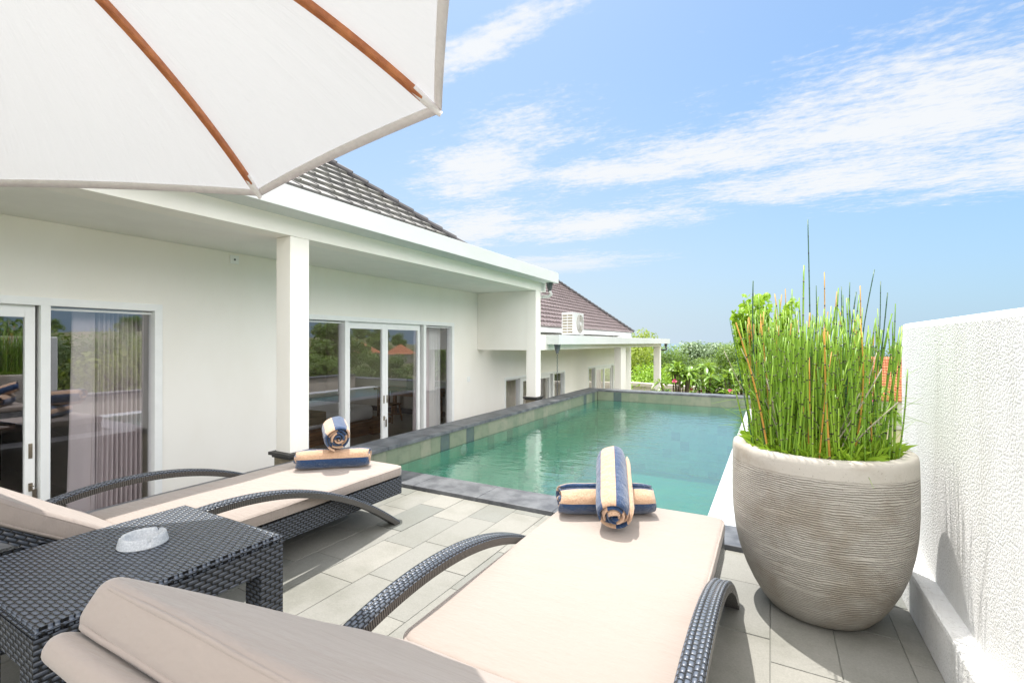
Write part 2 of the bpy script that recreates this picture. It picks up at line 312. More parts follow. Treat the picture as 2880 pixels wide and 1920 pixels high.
# ------------------------------------------------------------------ mesh helpers
def link(name, me, m=None, parent=None, smooth=False):
    o = bpy.data.objects.new(name, me); COL.objects.link(o)
    if m is not None:
        for x in (m if isinstance(m, (list, tuple)) else [m]): me.materials.append(M[x] if isinstance(x, str) else x)
    if parent is not None: o.parent = parent
    if smooth:
        for f_ in me.polygons: f_.use_smooth = True
    return o
def tag(o, label=None, cat=None, group=None, kind=None):
    if label: o['label'] = label
    if cat: o['category'] = cat
    if group: o['group'] = group
    if kind: o['kind'] = kind
    return o
def empty(name, loc=(0, 0, 0), rz=0, **k):
    o = bpy.data.objects.new(name, None); COL.objects.link(o); o.location = loc; o.rotation_euler = (0, 0, rz); o.empty_display_size = .1
    return tag(o, **k)
class MB:
    def __init__(s): s.v = []; s.f = []; s.mi = []; s.tone = []; s.uv = []
    def face(s, pts, mi=0, tone=.5, uv=None):
        n = len(s.v); s.v += [tuple(p) for p in pts]; s.f.append(tuple(range(n, n + len(pts)))); s.mi.append(mi); s.tone.append(tone)
        s.uv.append(uv or [(0, 0)] * len(pts))
    def grid(s, rows, mi=0, tone=.5, closed=False, uvs=None):
        n = len(s.v); W_ = len(rows[0])
        for r in rows: s.v += [tuple(p) for p in r]
        for i in range(len(rows) - 1):
            for j in range(W_ if closed else W_ - 1):
                k = (j + 1) % W_
                s.f.append((n + i * W_ + j, n + i * W_ + k, n + (i + 1) * W_ + k, n + (i + 1) * W_ + j))
                s.mi.append(mi if not callable(mi) else mi(i, j)); s.tone.append(tone if not callable(tone) else tone(i, j))
                s.uv.append([uvs[i][j], uvs[i][j + 1], uvs[i + 1][j + 1], uvs[i + 1][j]] if uvs else [(0, 0)] * 4)
    def box(s, lo, hi, mi=0, tone=.5, mat=None):
        x0, y0, z0 = lo; x1, y1, z1 = hi
        c = [Vector(p) for p in [(x0, y0, z0), (x1, y0, z0), (x1, y1, z0), (x0, y1, z0), (x0, y0, z1), (x1, y0, z1), (x1, y1, z1), (x0, y1, z1)]]
        if mat is not None: cc = [mat @ p for p in c]
        else: cc = c
        ax = {0: (1, 2), 1: (0, 2), 2: (0, 1)}
        for idx, a in (((0, 3, 2, 1), 2), ((4, 5, 6, 7), 2), ((0, 1, 5, 4), 1), ((1, 2, 6, 5), 0), ((2, 3, 7, 6), 1), ((3, 0, 4, 7), 0)):
            s.face([cc[i] for i in idx], mi, tone, [(c[i][ax[a][0]], c[i][ax[a][1]]) for i in idx])
    def tube(s, pts, rad, n=8, mi=0, tone=.5, cap=True):
        pts = [Vector(p) for p in pts]; rows = []; prev = None
        for i, p in enumerate(pts):
            d = (pts[min(i + 1, len(pts) - 1)] - pts[max(i - 1, 0)]).normalized()
            if prev is None: a = d.orthogonal().normalized()
            else: a = (prev - d * prev.dot(d)).normalized()
            prev = a; b = d.cross(a); r = rad[i] if isinstance(rad, (list, tuple)) else rad
            rows.append([p + (a * math.cos(2 * math.pi * k / n) + b * math.sin(2 * math.pi * k / n)) * r for k in range(n)])
        s.grid(rows, mi, tone, closed=True)
        if cap:
            m0 = mi if not callable(mi) else mi(0, 0)
            t0 = tone if not callable(tone) else .5
            s.face(list(reversed(rows[0])), m0, t0); s.face(rows[-1], m0, t0)
    def lathe(s, prof, n=48, c=(0, 0, 0), mi=0, jit=None):
        rows = []
        for r, z in prof: rows.append([(c[0] + r * math.cos(2 * math.pi * k / n), c[1] + r * math.sin(2 * math.pi * k / n), c[2] + z) for k in range(n)])
        s.grid(rows, mi, .5, closed=True)
    def build(s, name, m, parent=None, smooth=False, bevel=0, merge=False, tone=False, uv=False):
        me = bpy.data.meshes.new(name); me.from_pydata(s.v, [], s.f); me.update()
        me.polygons.foreach_set('material_index', s.mi)
        if tone:
            at = me.attributes.new('tone', 'FLOAT', 'FACE'); at.data.foreach_set('value', s.tone)
        if uv:
            l = me.uv_layers.new(name='UVMap'); flat = [c for u in s.uv for q in u for c in q]; l.data.foreach_set('uv', flat)
        if merge or bevel:
            bm = bmesh.new(); bm.from_mesh(me); bmesh.ops.remove_doubles(bm, verts=bm.verts, dist=1e-5)
            bmesh.ops.recalc_face_normals(bm, faces=bm.faces)
            if bevel:
                es = [e for e in bm.edges if len(e.link_faces) == 2 and e.calc_face_angle(0) > .5]
                bmesh.ops.bevel(bm, geom=es, offset=bevel, segments=2, affect='EDGES', profile=.6)
            bm.to_mesh(me); bm.free()
        o = link(name, me, m, parent, smooth); return o
def box(name, lo, hi, m, parent=None, bevel=.004, uv=False, **k):
    b = MB(); b.box(lo, hi); o = b.build(name, m, parent, bevel=bevel, merge=True, uv=uv); tag(o, **k); return o

rnd = random.Random(7)

# ================================================================== SETTING
HF = -.85      # room floor level
# ground, far slope, hills, sea
def terrain(x, y):
    z = -3.2
    d = max(0, x - 14); z += min(d * .075, 5.2) + 1.0 * math.sin(x * .07 + y * .05) * min(1, d / 30)
    dy = max(0, y - 26 - max(0, x) * .8); z -= dy * .11
    z += .4 * mnoise.noise(Vector((x * .06, y * .06, 0)))
    return z
b = MB(); rows = []
xs = [-120 + 5 * i for i in range(61)]; ys = [-60 + 5 * i for i in range(53)]
b.grid([[(x, y, terrain(x, y) if not (-16 < x < 2 and -12 < y < 10) else -3.2) for x in xs] for y in ys])
tag(b.build('ground', 'ground', smooth=True), kind='structure')
b = MB(); b.face([(-30000, -30000, -62), (30000, -30000, -62), (30000, 30000, -62), (-30000, 30000, -62)])
tag(b.build('sea', 'sea'), kind='structure')

# deck: individually set stone tiles on a grout bed
DZ = -.028
b = MB(); bx0, bx1, by0, by1 = -3.15, .53, -2.2, 2.945
b.box((bx0, by0, -.5), (bx1, by1, DZ - .004), 0, .25)
x = -3.155; r_ = random.Random(3)
while x < bx1 - .01:
    xe = min(x + .225, bx1); y = by0 - r_.random() * .45
    while y < by1 - .01:
        ye = min(y + .45, by1); ys_ = max(y, by0); dz = r_.uniform(-.0012, .0012); g = .0010
        if ye - ys_ > .03 and xe - x > .03:
            x0_, x1_ = max(x, bx0) + g, xe - g; y0_, y1_ = ys_ + g, ye - g; zt = DZ + dz; tn = r_.random()
            if r_.random() < .12: tn = 0
            c_ = .0016
            b.face([(x0_ + c_, y0_ + c_, zt), (x1_ - c_, y0_ + c_, zt), (x1_ - c_, y1_ - c_, zt), (x0_ + c_, y1_ - c_, zt)], 0, tn)
            o_ = [(x0_, y0_), (x1_, y0_), (x1_, y1_), (x0_, y1_)]; i_ = [(x0_ + c_, y0_ + c_), (x1_ - c_, y0_ + c_), (x1_ - c_, y1_ - c_), (x0_ + c_, y1_ - c_)]
            for k in range(4):
                q = (k + 1) % 4; b.face([(*o_[k], DZ - .0035), (*o_[q], DZ - .0035), (*i_[q], zt), (*i_[k], zt)], 0, tn * .9)
        y = ye if ye < by1 else by1
        if y >= by1: break
    x += .225
tag(b.build('pool_deck', 'deck', tone=True), kind='structure')

# ---------------------------------------------------------------- pool
XI, XO, CZ = -3.15, -3.46, .18
YN0, YN1, YF0, YF1 = 2.95, 3.27, 9.42, 9.73
WX0 = -.38          # weir inner edge
pool = empty('swimming_pool', (-1.8, 6.3, -1.3), label='raised swimming pool of green stone tiles edged with black stone coping', cat='pool')
def part(o, root=pool):
    o.parent = root; o.matrix_parent_inverse = Matrix.Translation(-Vector(root.location)); return o
def coping_run(name, lo, hi, axis, step, h, root=pool, label=None):
    bb = MB(); a0, a1 = lo[axis], hi[axis]; n = max(1, round((a1 - a0) / step))
    for i in range(n):
        l2, h2 = list(lo), list(hi); l2[axis] = a0 + (a1 - a0) * i / n + .0012; h2[axis] = a0 + (a1 - a0) * (i + 1) / n - .0012
        bb.box(l2, h2)
    return part(bb.build(name, 'dark_stone', bevel=.004), root)
coping_run('coping', (XO, -2.2, CZ - .035), (XI + .015, YF0 - .002, CZ), 1, .62, .03)
coping_run('coping', (XO, YF0, CZ - .035), (.85, YF1, CZ), 0, .62, .03)
coping_run('coping', (XI + .003, YN0, -.062), (.53, YN1, 0), 0, .62, .03)
# shell walls
bb = MB(); bb.box((XO + .03, -2.2, -3.1), (XI - .012, YF0, CZ - .036)); bb.box((XO + .03, YF0, -3.1), (.85, YF1 - .03, CZ - .036)); bb.box((XI, YN0 + .03, -3.1), (.5, YN1 - .012, -.063))
bb.box((XI - .012, -2.2, -.5), (XI + .0, YN0, CZ - .036))
part(bb.build('pool_wall', 'dark_cap'))
# tile bands (above + below water)
def tiles(name, mk, fn, u0, u1, v0, v1, su, sv, sub=False, seed=1, lab=None):
    q = MB(); rr = random.Random(seed); nu = round((u1 - u0) / su); nv = max(1, round((v1 - v0) / sv))
    for i in range(nu):
        for j in range(nv):
            a0 = u0 + (u1 - u0) * i / nu; a1 = u0 + (u1 - u0) * (i + 1) / nu; c0 = v0 + (v1 - v0) * j / nv; c1 = v0 + (v1 - v0) * (j + 1) / nv
            g = .002; tn = rr.random() if rr.random() > .04 else 0; dd = rr.uniform(0, .0015)
            q.face([fn(a0 + g, c0 + g, dd), fn(a1 - g, c0 + g, dd), fn(a1 - g, c1 - g, dd), fn(a0 + g, c1 - g, dd)], 0, .15 + .85 * tn if tn else 0)
    q.face([fn(u0, v0, -.002), fn(u1, v0, -.002), fn(u1, v1, -.002), fn(u0, v1, -.002)], 0, .95)
    return part(q.build(name, mk, tone=True))
ZW = -.025
tiles('tile_band', 'pooltile', lambda a, c, d: (XI - .008 + d, a, c), YN1 - .3, YF0, ZW - .02, CZ - .036, .165, .165, seed=2)
tiles('tile_band', 'pooltile', lambda a, c, d: (a, YF0 - .008 - d, c), XI, .85, ZW - .02, CZ - .036, .165, .165, seed=3)
tiles('submerged_wall', 'pooltile_sub', lambda a, c, d: (XI - .008 + d, a, c), YN1, YF0, -1.4, ZW - .02, .165, .165, seed=4)
tiles('submerged_wall', 'pooltile_sub', lambda a, c, d: (a, YF0 - .008 - d, c), XI, WX0, -1.4, ZW - .02, .165, .165, seed=5)
tiles('submerged_bench', 'pooltile_sub', lambda a, c, d: (a, c, -.26 + d), XI, WX0, YN1 - .01, YN1 + .36, .165, .165, seed=6)
tiles('submerged_bench', 'pooltile_sub', lambda a, c, d: (a, YN1 + .36 + d, c), XI, WX0, -1.4, -.262, .165, .165, seed=8)
q = MB(); q.face([(XI, YN1, -1.35), (WX0, YN1, -1.35), (WX0, YF0, -1.35), (XI, YF0, -1.35)]); part(q.build('pool_floor', 'poolfloor'))
q = MB(); q.box((WX0, YN1 + .002, -1.5), (WX0 + .30, YF0 - .004, ZW + .006)); part(q.build('overflow_weir', 'weir', bevel=.006))
q = MB(); q.box((WX0 + .301, YN1, -1.5), (.55, YF0 - .004, -.30)); part(q.build('overflow_gutter', 'dark_cap'))
nx, ny = 2, 2
q = MB(); q.grid([[(XI + (WX0 - XI) * i / 8, YN1 - .005 + (YF0 - YN1 + .008) * j / 16, ZW) for i in range(9)] for j in range(17)])
tag(q.build('water', 'water', smooth=True), kind='structure')
for yy, zz in ((4.56, -.10), (7.72, -.095)):
    q = MB(); q.lathe([(.001, .018), (.03, .018), (.037, .013), (.04, .008), (.057, .009), (.064, .003), (.067, 0)], 28)
    o = q.build('underwater_lamp', 'plastic_white', smooth=True); o.rotation_euler = (0, R(90), 0); o.location = (XI + .002, yy, zz)
    tag(o, 'round white underwater lamp on pool wall nearer the left towels' if yy < 5 else 'round white underwater lamp farther along the left pool wall', 'pool lamp', 'underwater pool lamps')
# far-side parapet beyond the gutter
pr = empty('parapet', (.65, 6, -3), label='low whitewashed parapet with dark coping beyond the overflow edge of the pool', cat='parapet wall')
part(box('wall', (.56, 3.30, -3.1), (.76, YF0 - .01, .235), 'cream_wall', bevel=0), pr)
part(box('coping', (.53, 3.30, .237), (.80, YF0 - .01, .28), 'dark_stone'), pr)

# ---------------------------------------------------------------- right stucco wall
b = MB()
Y0, Y1, X0, X1, Z0, Z1 = -2.2, 3.18, .60, .80, -.5, 1.25
b.box((X0, Y0, Z0), (X1, Y1, Z1))
me_o = b.build('stucco_wall', 'stucco', bevel=.028)
b = MB(); b.box((X0 - .07, Y0, -.5), (X0 + .01, Y1 - .006, .155)); pl = b.build('plinth', 'stucco', parent=me_o, bevel=.014)
tag(me_o, 'tall rough white stucco wall behind the planter', 'wall')

# ---------------------------------------------------------------- villa
FX = -4.75
def wall_x(name, x0, x1, ya, yb, za, zb, holes, m, parent=None):
    ysl = sorted({ya, yb, *[h[0] for h in holes], *[h[1] for h in holes]}); zs = sorted({za, zb, *[h[2] for h in holes], *[h[3] for h in holes]})
    def solid(i, j):
        if i < 0 or j < 0 or i >= len(ysl) - 1 or j >= len(zs) - 1: return False
        yc = (ysl[i] + ysl[i + 1]) / 2; zcn = (zs[j] + zs[j + 1]) / 2
        return not any(h[0] < yc < h[1] and h[2] < zcn < h[3] for h in holes)
    q = MB()
    for i in range(len(ysl) - 1):
        for j in range(len(zs) - 1):
            if not solid(i, j): continue
            a, c, d, e = ysl[i], ysl[i + 1], zs[j], zs[j + 1]
            q.face([(x1, a, d), (x1, c, d), (x1, c, e), (x1, a, e)]); q.face([(x0, c, d), (x0, a, d), (x0, a, e), (x0, c, e)])
            if not solid(i - 1, j): q.face([(x0, a, d), (x1, a, d), (x1, a, e), (x0, a, e)])
            if not solid(i + 1, j): q.face([(x1, c, d), (x0, c, d), (x0, c, e), (x1, c, e)])
            if not solid(i, j - 1): q.face([(x0, a, d), (x0, c, d), (x1, c, d), (x1, a, d)])
            if not solid(i, j + 1): q.face([(x1, a, e), (x1, c, e), (x0, c, e), (x0, a, e)])
    return q.build(name, m, parent)
villa = empty('villa', (-5, 3, HF), label='white villa with deep flat canopy and dark tiled hip roof beside the pool', cat='villa')
vp = lambda o: part(o, villa)
WT = 1.487
HOLES = [(-.42, 2.176, HF, WT), (3.34, 6.576, HF, WT)]
vp(wall_x('wall', FX - .14, FX, -2.2, 7.5, -3.1, 2.6, HOLES, 'plaster'))
vp(box('canopy_slab', (FX + .003, -2.2, 2.056), (-3.55, 7.72, 2.2), 'soffit', bevel=0))
b = MB(); b.box((-3.75, -2.2, 2.052), (-3.545, 7.52, 2.21)); vp(b.build('beam', 'plaster', bevel=.003))
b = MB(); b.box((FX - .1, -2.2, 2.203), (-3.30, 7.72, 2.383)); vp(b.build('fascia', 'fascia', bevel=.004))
b = MB(); b.box((FX + .003, 7.315, 1.02), (-3.735, 7.5, 2.055)); vp(b.build('hanging_panel', 'plaster', bevel=.003))
def column(y0, y1, z0, z1, x0=-3.735, x1=-3.55, root=villa, cap=True, ztop_cap=.225):
    q = MB(); q.box((x0, y0, z0), (x1, y1, z1)); c = part(q.build('column', 'plaster', bevel=.004), root)
    if cap:
        q = MB(); e = .045; q.box((x0 - e, y0 - e, z0 - .028), (x1 + e, y1 + e, z0 - .001)); q.box((x0 - e * .55, y0 - e * .55, z0 - .05), (x1 + e * .55, y1 + e * .55, z0 - .0282))
        part(q.build('column_cap', 'dark_cap', bevel=.003), root)
        q = MB(); q.box((x0 - .01, y0 - .01, -3.1), (x1 + .01, y1 + .01, z0 - .0505)); part(q.build('column_plinth', 'rustic'), root)
column(2.58, 2.765, .22, 2.051)
column(7.31, 7.50, .215, 2.051)

def roof_face(name, xe, ze, y0, yc, k, m, depth, root, row=.17, tw=.17, hip_sign=1):
    """tiles on the slope facing +X: eave at (xe, ze), hip corner at y=yc"""
    q = MB(); n = Vector((k, 0, 1)).normalized(); up = Vector((-1, 0, k)).normalized(); rr = random.Random(5)
    cosk = 1 / math.sqrt(1 + k * k); nr = int(depth / cosk / row)
    for i in range(nr):
        s0, s1 = i * row, (i + 1) * row + .02; nt_ = int((yc - y0) / tw) + 1
        for j in range(-1, nt_ + 1):
            ya = y0 + j * tw + (i % 2) * tw * .5; yb_ = ya + tw; h0 = s0 * cosk; lim = yc - h0 - .02; lim1 = yc - s1 * cosk - .02
            if ya > lim: continue
            yb0 = min(yb_, lim); yb1 = min(yb_, max(lim1, ya))
            tn = rr.random(); lift0, lift1 = row * .21, .004
            Pq = lambda s, y, l: Vector((xe, y, ze)) + up * s + n * l
            q.face([Pq(s0, ya, lift0), Pq(s0, yb0, lift0), Pq(s1, yb1, lift1), Pq(s1, ya, lift1)], 0, tn)
            q.face([Pq(s0, ya, -.004), Pq(s0, yb0, -.004), Pq(s0, yb0, lift0), Pq(s0, ya, lift0)], 0, tn)
            w_ = .014
            if yb0 - ya > .03:
                q.face([Pq(s0 - .004, ya, lift0 + .011), Pq(s0 - .004, ya + w_, lift0 + .011), Pq(s1, ya + w_, lift1 + .011), Pq(s1, ya, lift1 + .011)], 0, tn * .5)
                q.face([Pq(s0 - .004, ya, lift0 - .02), Pq(s0 - .004, ya + w_, lift0 - .02), Pq(s0 - .004, ya + w_, lift0 + .011), Pq(s0 - .004, ya, lift0 + .011)], 0, 0)
                q.face([Pq(s0, ya + w_, lift0), Pq(s1, ya + w_, lift1), Pq(s1, ya + w_, lift1 + .011), Pq(s0, ya + w_, lift0 + .011)], 0, 0)
                q.face([Pq(s0, ya, lift0), Pq(s1, ya, lift1), Pq(s1, ya, lift1 + .011), Pq(s0, ya, lift0 + .011)], 0, 0)
    return part(q.build(name, m, tone=True), root)
def hip_roof(xe, ze, y0, yc, k, m, depth, root, side=True):
    rt = roof_face('roof', xe, ze, y0, yc, k, m, depth, root, row=.23 if m == 'roof_grey' else .17, tw=.24 if m == 'roof_grey' else .17)
    q = MB(); top = (xe - depth, yc - depth, ze + k * depth)
    # solid underside and hidden far slopes
    q.face([(xe, y0, ze - .01), (xe, yc, ze - .01), (xe - depth, yc - depth, ze + k * depth - .01), (xe - depth, y0, ze + k * depth - .01)])
    q.face([(xe, yc, ze - .01), (xe - 2 * depth, yc, ze - .01), (xe - depth, yc - depth, ze + k * depth - .01)])
    q.face([(xe - depth, y0, ze + k * depth - .01), (xe - depth, yc - depth, ze + k * depth - .01), (xe - 2 * depth, yc, ze - .01), (xe - 2 * depth, y0, ze - .01)])
    q.face([(xe, y0, ze - .012), (xe - 2 * depth, y0, ze - .012), (xe - 2 * depth, yc, ze - .012), (xe, yc, ze - .012)])
    q.build('roof_underlay', 'roof_edge', rt)
    q = MB(); a = Vector((xe + .03, yc + .03, ze + .01)); c = Vector((xe - depth, yc - depth, ze + k * depth + .03)); nn = 26
    for i in range(nn):
        s0 = a.lerp(c, i / nn); s1 = a.lerp(c, (i + 1.15) / nn); q.tube([s0 + Vector((0, 0, .035)), s1 + Vector((0, 0, .02))], [.052, .042], 8)
    q.build('hip_ridge', 'roof_edge', rt, smooth=False)
hip_roof(-3.9, 2.29, -3.0, 6.93, .79, 'roof_grey', 4.2, villa)

# sliding window wall units: each is a window part of the building with frame, leaves, panes
def bar(q, ya, yb, za, zb, xa, xb): q.box((xa, ya, za), (xb, yb, zb))
def window_unit(root, ya, yb, z0, z1, fr, doors, fixed, x=FX, hw=.055):
    """fr: outer frame width; doors: list of (y0,y1) leaves; fixed: list of (y0,y1) glazed lights"""
    q = MB(); xa, xb = x - .10, x + .012
    bar(q, ya, yb, z1 - fr, z1, xa, xb); bar(q, ya, ya + fr, z0, z1 - fr, xa, xb); bar(q, yb - fr, yb, z0, z1 - fr, xa, xb)
    for a, c in fixed:
        for e in (a, c):
            if ya + fr + .02 < e < yb - fr - .02:
                s_ = -1 if e == a else 1
                bar(q, min(e, e + s_ * .055), max(e, e + s_ * .055), z0, z1 - fr, xa, xb)
    win = part(q.build('window', 'frame', bevel=.003), root)
    for a, c in fixed:
        q = MB(); bar(q, a, c, z1 - fr - .03, z1 - fr - .012, x - .075, x - .045); q.build('frame', 'frame', win); q = MB(); bar(q, a, c, z0, z0 + .04, x - .075, x - .035); q.build('sill', 'frame', win)
        q = MB(); q.face([(x - .055, a, z0), (x - .055, c, z0), (x - .055, c, z1 - fr), (x - .055, a, z1 - fr)]); q.build('pane', 'glass', win)
    for i, (a, c) in enumerate(doors):
        q = MB(); xo = x - .03
        bar(q, a, a + hw, z0, z1 - fr - .002, xo - .035, xo); bar(q, c - hw, c, z0, z1 - fr - .002, xo - .035, xo)
        bar(q, a + hw, c - hw, z1 - fr - .09, z1 - fr - .002, xo - .035, xo); bar(q, a + hw, c - hw, z0, z0 + .11, xo - .035, xo)
        q.build('door_leaf', 'frame', win, bevel=.003)
        q = MB(); q.face([(xo - .02, a + hw, z0 + .11), (xo - .02, c - hw, z0 + .11), (xo - .02, c - hw, z1 - fr - .09), (xo - .02, a + hw, z1 - fr - .09)]); q.build('pane', 'glass', win)
        if hw > .05:
            yc = c - .025 if i == 0 else a + .035
            q = MB(); q.box((xo, yc - .011, .30), (xo + .006, yc + .011, .41)); q.box((xo + .006, yc - .005, .32), (xo + .008, yc + .005, .39)); q.build('handle', 'hinge', win, bevel=.002)
            if i == 0:
                q = MB(); q.box((xo, yc - .011, .06), (xo + .008, yc + .011, .12)); q.tube([(xo + .008, yc, .10), (xo + .04, yc + .008, .10)], .004, 6); q.box((xo + .028, yc + .002, -.03), (xo + .034, yc + .026, .075)); q.build('lock', 'hinge', win)
    return win
# note: leaf order along +Y
window_unit(villa, 3.34, 6.576, HF, WT, .06, [(4.285, 4.975), (4.975, 5.73)], [(3.40, 4.226), (5.83, 6.516)])
window_unit(villa, -.42, 2.176, HF, WT, .06, [(.40, 1.36)], [(-.36, .34), (1.434, 2.116)])
# small wall fittings
def fitting(y, z, sz, dot, lab, cat, name):
    q = MB(); q.box((FX, y - sz / 2, z - sz / 2), (FX + .012, y + sz / 2, z + sz / 2)); o = q.build(name, 'frame', bevel=.003); tag(o, lab, cat)
    q = MB(); q.box((FX + .0122, y - dot, z - dot), (FX + .016, y + dot, z + dot)); q.build('sensor_eye' if dot < .012 else 'rocker', 'plastic_dark' if dot < .012 else 'frame', o)
fitting(2.817, 1.987, .085, .009, 'small square white sensor plate high on the villa wall left of the near column', 'sensor', 'wall_sensor')
fitting(7.016, .50, .09, .028, 'small white square socket plate on the wall right of the bedroom doors', 'socket', 'wall_socket')

# rooms behind the glass
rm = empty('bedroom', (-8, 3, HF), label='dim room interior with pale walls and polished floor seen through the glass doors', cat='room')
q = MB(); rp = lambda o: part(o, rm)
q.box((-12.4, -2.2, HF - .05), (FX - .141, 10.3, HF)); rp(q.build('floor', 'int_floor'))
q = MB(); q.box((-12.5, 7.3, HF), (-12.4, 10.3, 2.0)); q.box((-12.5, -2.2, HF), (-12.4, 7.299, HF + .1)); q.box((-12.5, 2.2, HF + .101), (-12.4, 3.3, 2.0)); q.box((-12.5, -2.2, HF + .101), (-12.4, 2.199, 2.0)); q.box((-12.5, 3.301, 1.8), (-12.4, 7.299, 2.0)); q.box((-12.4, 10.3, HF), (-5.6, 10.4, 2.0)); q.box((-12.4, 2.72, HF), (FX - .145, 2.84, 2.0)); q.box((-12.4, -2.3, HF), (FX - .15, -2.2, 2.0)); q.box((-5.7, 7.6, HF), (-5.6, 10.3, 2.0)); q.box((-5.6, 7.6, HF), (FX - .15, 7.7, 2.0))  # unseen opening left in the back wall to bring daylight into the bedroom
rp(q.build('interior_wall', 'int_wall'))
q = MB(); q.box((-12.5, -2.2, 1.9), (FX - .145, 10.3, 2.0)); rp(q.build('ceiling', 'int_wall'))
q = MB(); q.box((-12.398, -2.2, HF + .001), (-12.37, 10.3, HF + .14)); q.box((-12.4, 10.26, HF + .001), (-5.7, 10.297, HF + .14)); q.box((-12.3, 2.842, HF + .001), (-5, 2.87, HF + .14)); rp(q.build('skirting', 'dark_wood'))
box('rug', (-7.2, .3, HF + .002), (-5.6, 1.9, HF + .014), 'rug', label='dark patterned rug on the floor of the left room', cat='rug')

def curtain(name, ya, yb, x, m, lab, folds, amp, flare=0, ztop=WT - .06, seed=1):
    q = MB(); n = folds * 10; rr = random.Random(seed); rows = []; phs = [rr.uniform(-.5, .5) for _ in range(folds + 2)]
    for j in range(9):
        t_ = j / 8; z = HF + .02 + (ztop - HF - .02) * t_; row = []
        for i in range(n + 1):
            u = i / n; ph = u * folds; k = int(ph); y = ya + (yb - ya) * u - flare * (1 - t_) ** 1.3 * (1 - u)
            a = amp * (1 + .5 * phs[min(k, folds)]) * (.75 + .25 * (1 - t_)); row.append((x + a * math.sin(2 * math.pi * ph + phs[k] + .3 * math.sin(3 * t_ + k)), y, z))
        rows.append(row)
    q.grid(rows); o = q.build(name, m, smooth=True)
    so = o.modifiers.new('thick', 'SOLIDIFY'); so.thickness = .003
    return tag(o, lab, 'curtain')
curtain('curtain', 1.77, 2.14, -5.0, 'curtain', 'mauve curtain gathered in narrow folds behind the left window', 11, .034, .03, seed=2)
curtain('curtain', 1.63, 1.78, -4.97, 'curtain', 'smooth pale leading panel of curtain at left window beside the gathered folds', 1, .008, .05, seed=5)
curtain('curtain', 3.35, 3.80, -4.98, 'curtain', 'mauve curtain bunched just right of the near column', 6, .03, 0, seed=3)
curtain('curtain', 5.80, 6.17, -4.98, 'curtain', 'mauve curtain gathered at the right side of the bedroom doors', 6, .035, .02, seed=4)
curtain('sheer_curtain', 6.16, 6.55, -5.02, 'sheer', 'white sheer curtain at the far right pane of the bedroom window', 9, .022, .0, seed=6)

# bed
bed = empty('bed', (-8.6, 5.6, HF), label='low wooden platform bed with white mattress inside the bedroom', cat='bed')
bp = lambda o: part(o, bed)
def slab(name, x0, x1, y0, y1, z0, z1, cr, er, m, parent=None, puff=0, mat=None, nz=5, seed=0, ring=10, wob=0):
    """soft rounded slab: plan corners radius cr, edge radius er, puffed top"""
    q = MB(); cx, cy = (x0 + x1) / 2, (y0 + y1) / 2; hx, hy = (x1 - x0) / 2, (y1 - y0) / 2
    def outline(inset):
        r = max(cr - inset, .004); a, c = hx - inset, hy - inset; pts = []
        segs = []
        for qd, (sx, sy) in enumerate(((1, 1), (-1, 1), (-1, -1), (1, -1))):
            for k in range(7):
                an = qd * math.pi / 2 + k / 6 * math.pi / 2; segs.append((sx * (a - r) + r * math.cos(an), sy * (c - r) + r * math.sin(an)))
        # densify straight runs
        for i in range(len(segs)):
            p0 = segs[i]; p1 = segs[(i + 1) % len(segs)]; pts.append(p0)
            if i % 7 == 6:
                for t_ in range(1, 12): pts.append((p0[0] + (p1[0] - p0[0]) * t_ / 12, p0[1] + (p1[1] - p0[1]) * t_ / 12))
        return pts
    rows = []; h = z1 - z0
    for i in range(6): a = i / 5 * math.pi / 2; rows.append([(px_ + cx, py_ + cy, z0 + er - er * math.cos(a)) for px_, py_ in outline(er - er * math.sin(a))])
    for i in range(6): a = i / 5 * math.pi / 2; rows.append([(px_ + cx, py_ + cy, z1 - er + er * math.sin(a)) for px_, py_ in outline(er - er * math.cos(a))])
    o0 = outline(er)
    for i in range(1, ring + 1):
        s_ = 1 - (i / ring) ** .8; rows.append([(px_ * s_ + cx, py_ * s_ + cy, z1 + puff * (1 - s_ ** 3)) for px_, py_ in o0])
    b0 = [[(px_ * s_ + cx, py_ * s_ + cy, z0) for px_, py_ in o0] for s_ in (0.01, .5)]
    rows = b0 + rows
    if wob:
        rows = [[(p_[0], p_[1], p_[2] + wob * mnoise.noise(Vector((p_[0] * 5 + seed, p_[1] * 5, p_[2] * 4)))) for p_ in r_] for r_ in rows]
    if mat is not None: rows = [[mat @ Vector(p_) for p_ in r_] for r_ in rows]
    q.grid(rows, closed=True); return q.build(name, m, parent, smooth=True, merge=True)
bp(slab('mattress', -9.7, -7.75, 4.0, 7.74, HF + .31, HF + .62, .1, .09, 'bed_linen', puff=.01))
bp(slab('pillow', -9.5, -8.1, 4.05, 4.5, HF + .60, HF + .76, .1, .07, 'bed_linen', puff=.03))
bp(slab('bed_runner', -9.71, -7.74, 6.0, 6.45, HF + .4, HF + .637, .04, .02, 'runner', puff=.0))
q = MB(); q.box((-9.8, 3.9, HF + .2), (-7.55, 8.05, HF + .31)); q.box((-9.7, 4.0, HF), (-7.72, 7.9, HF + .199)); q.box((-7.719, 7.55, HF), (-7.6, 7.9, HF + .199)); bp(q.build('bed_base', 'wood', bevel=.008))
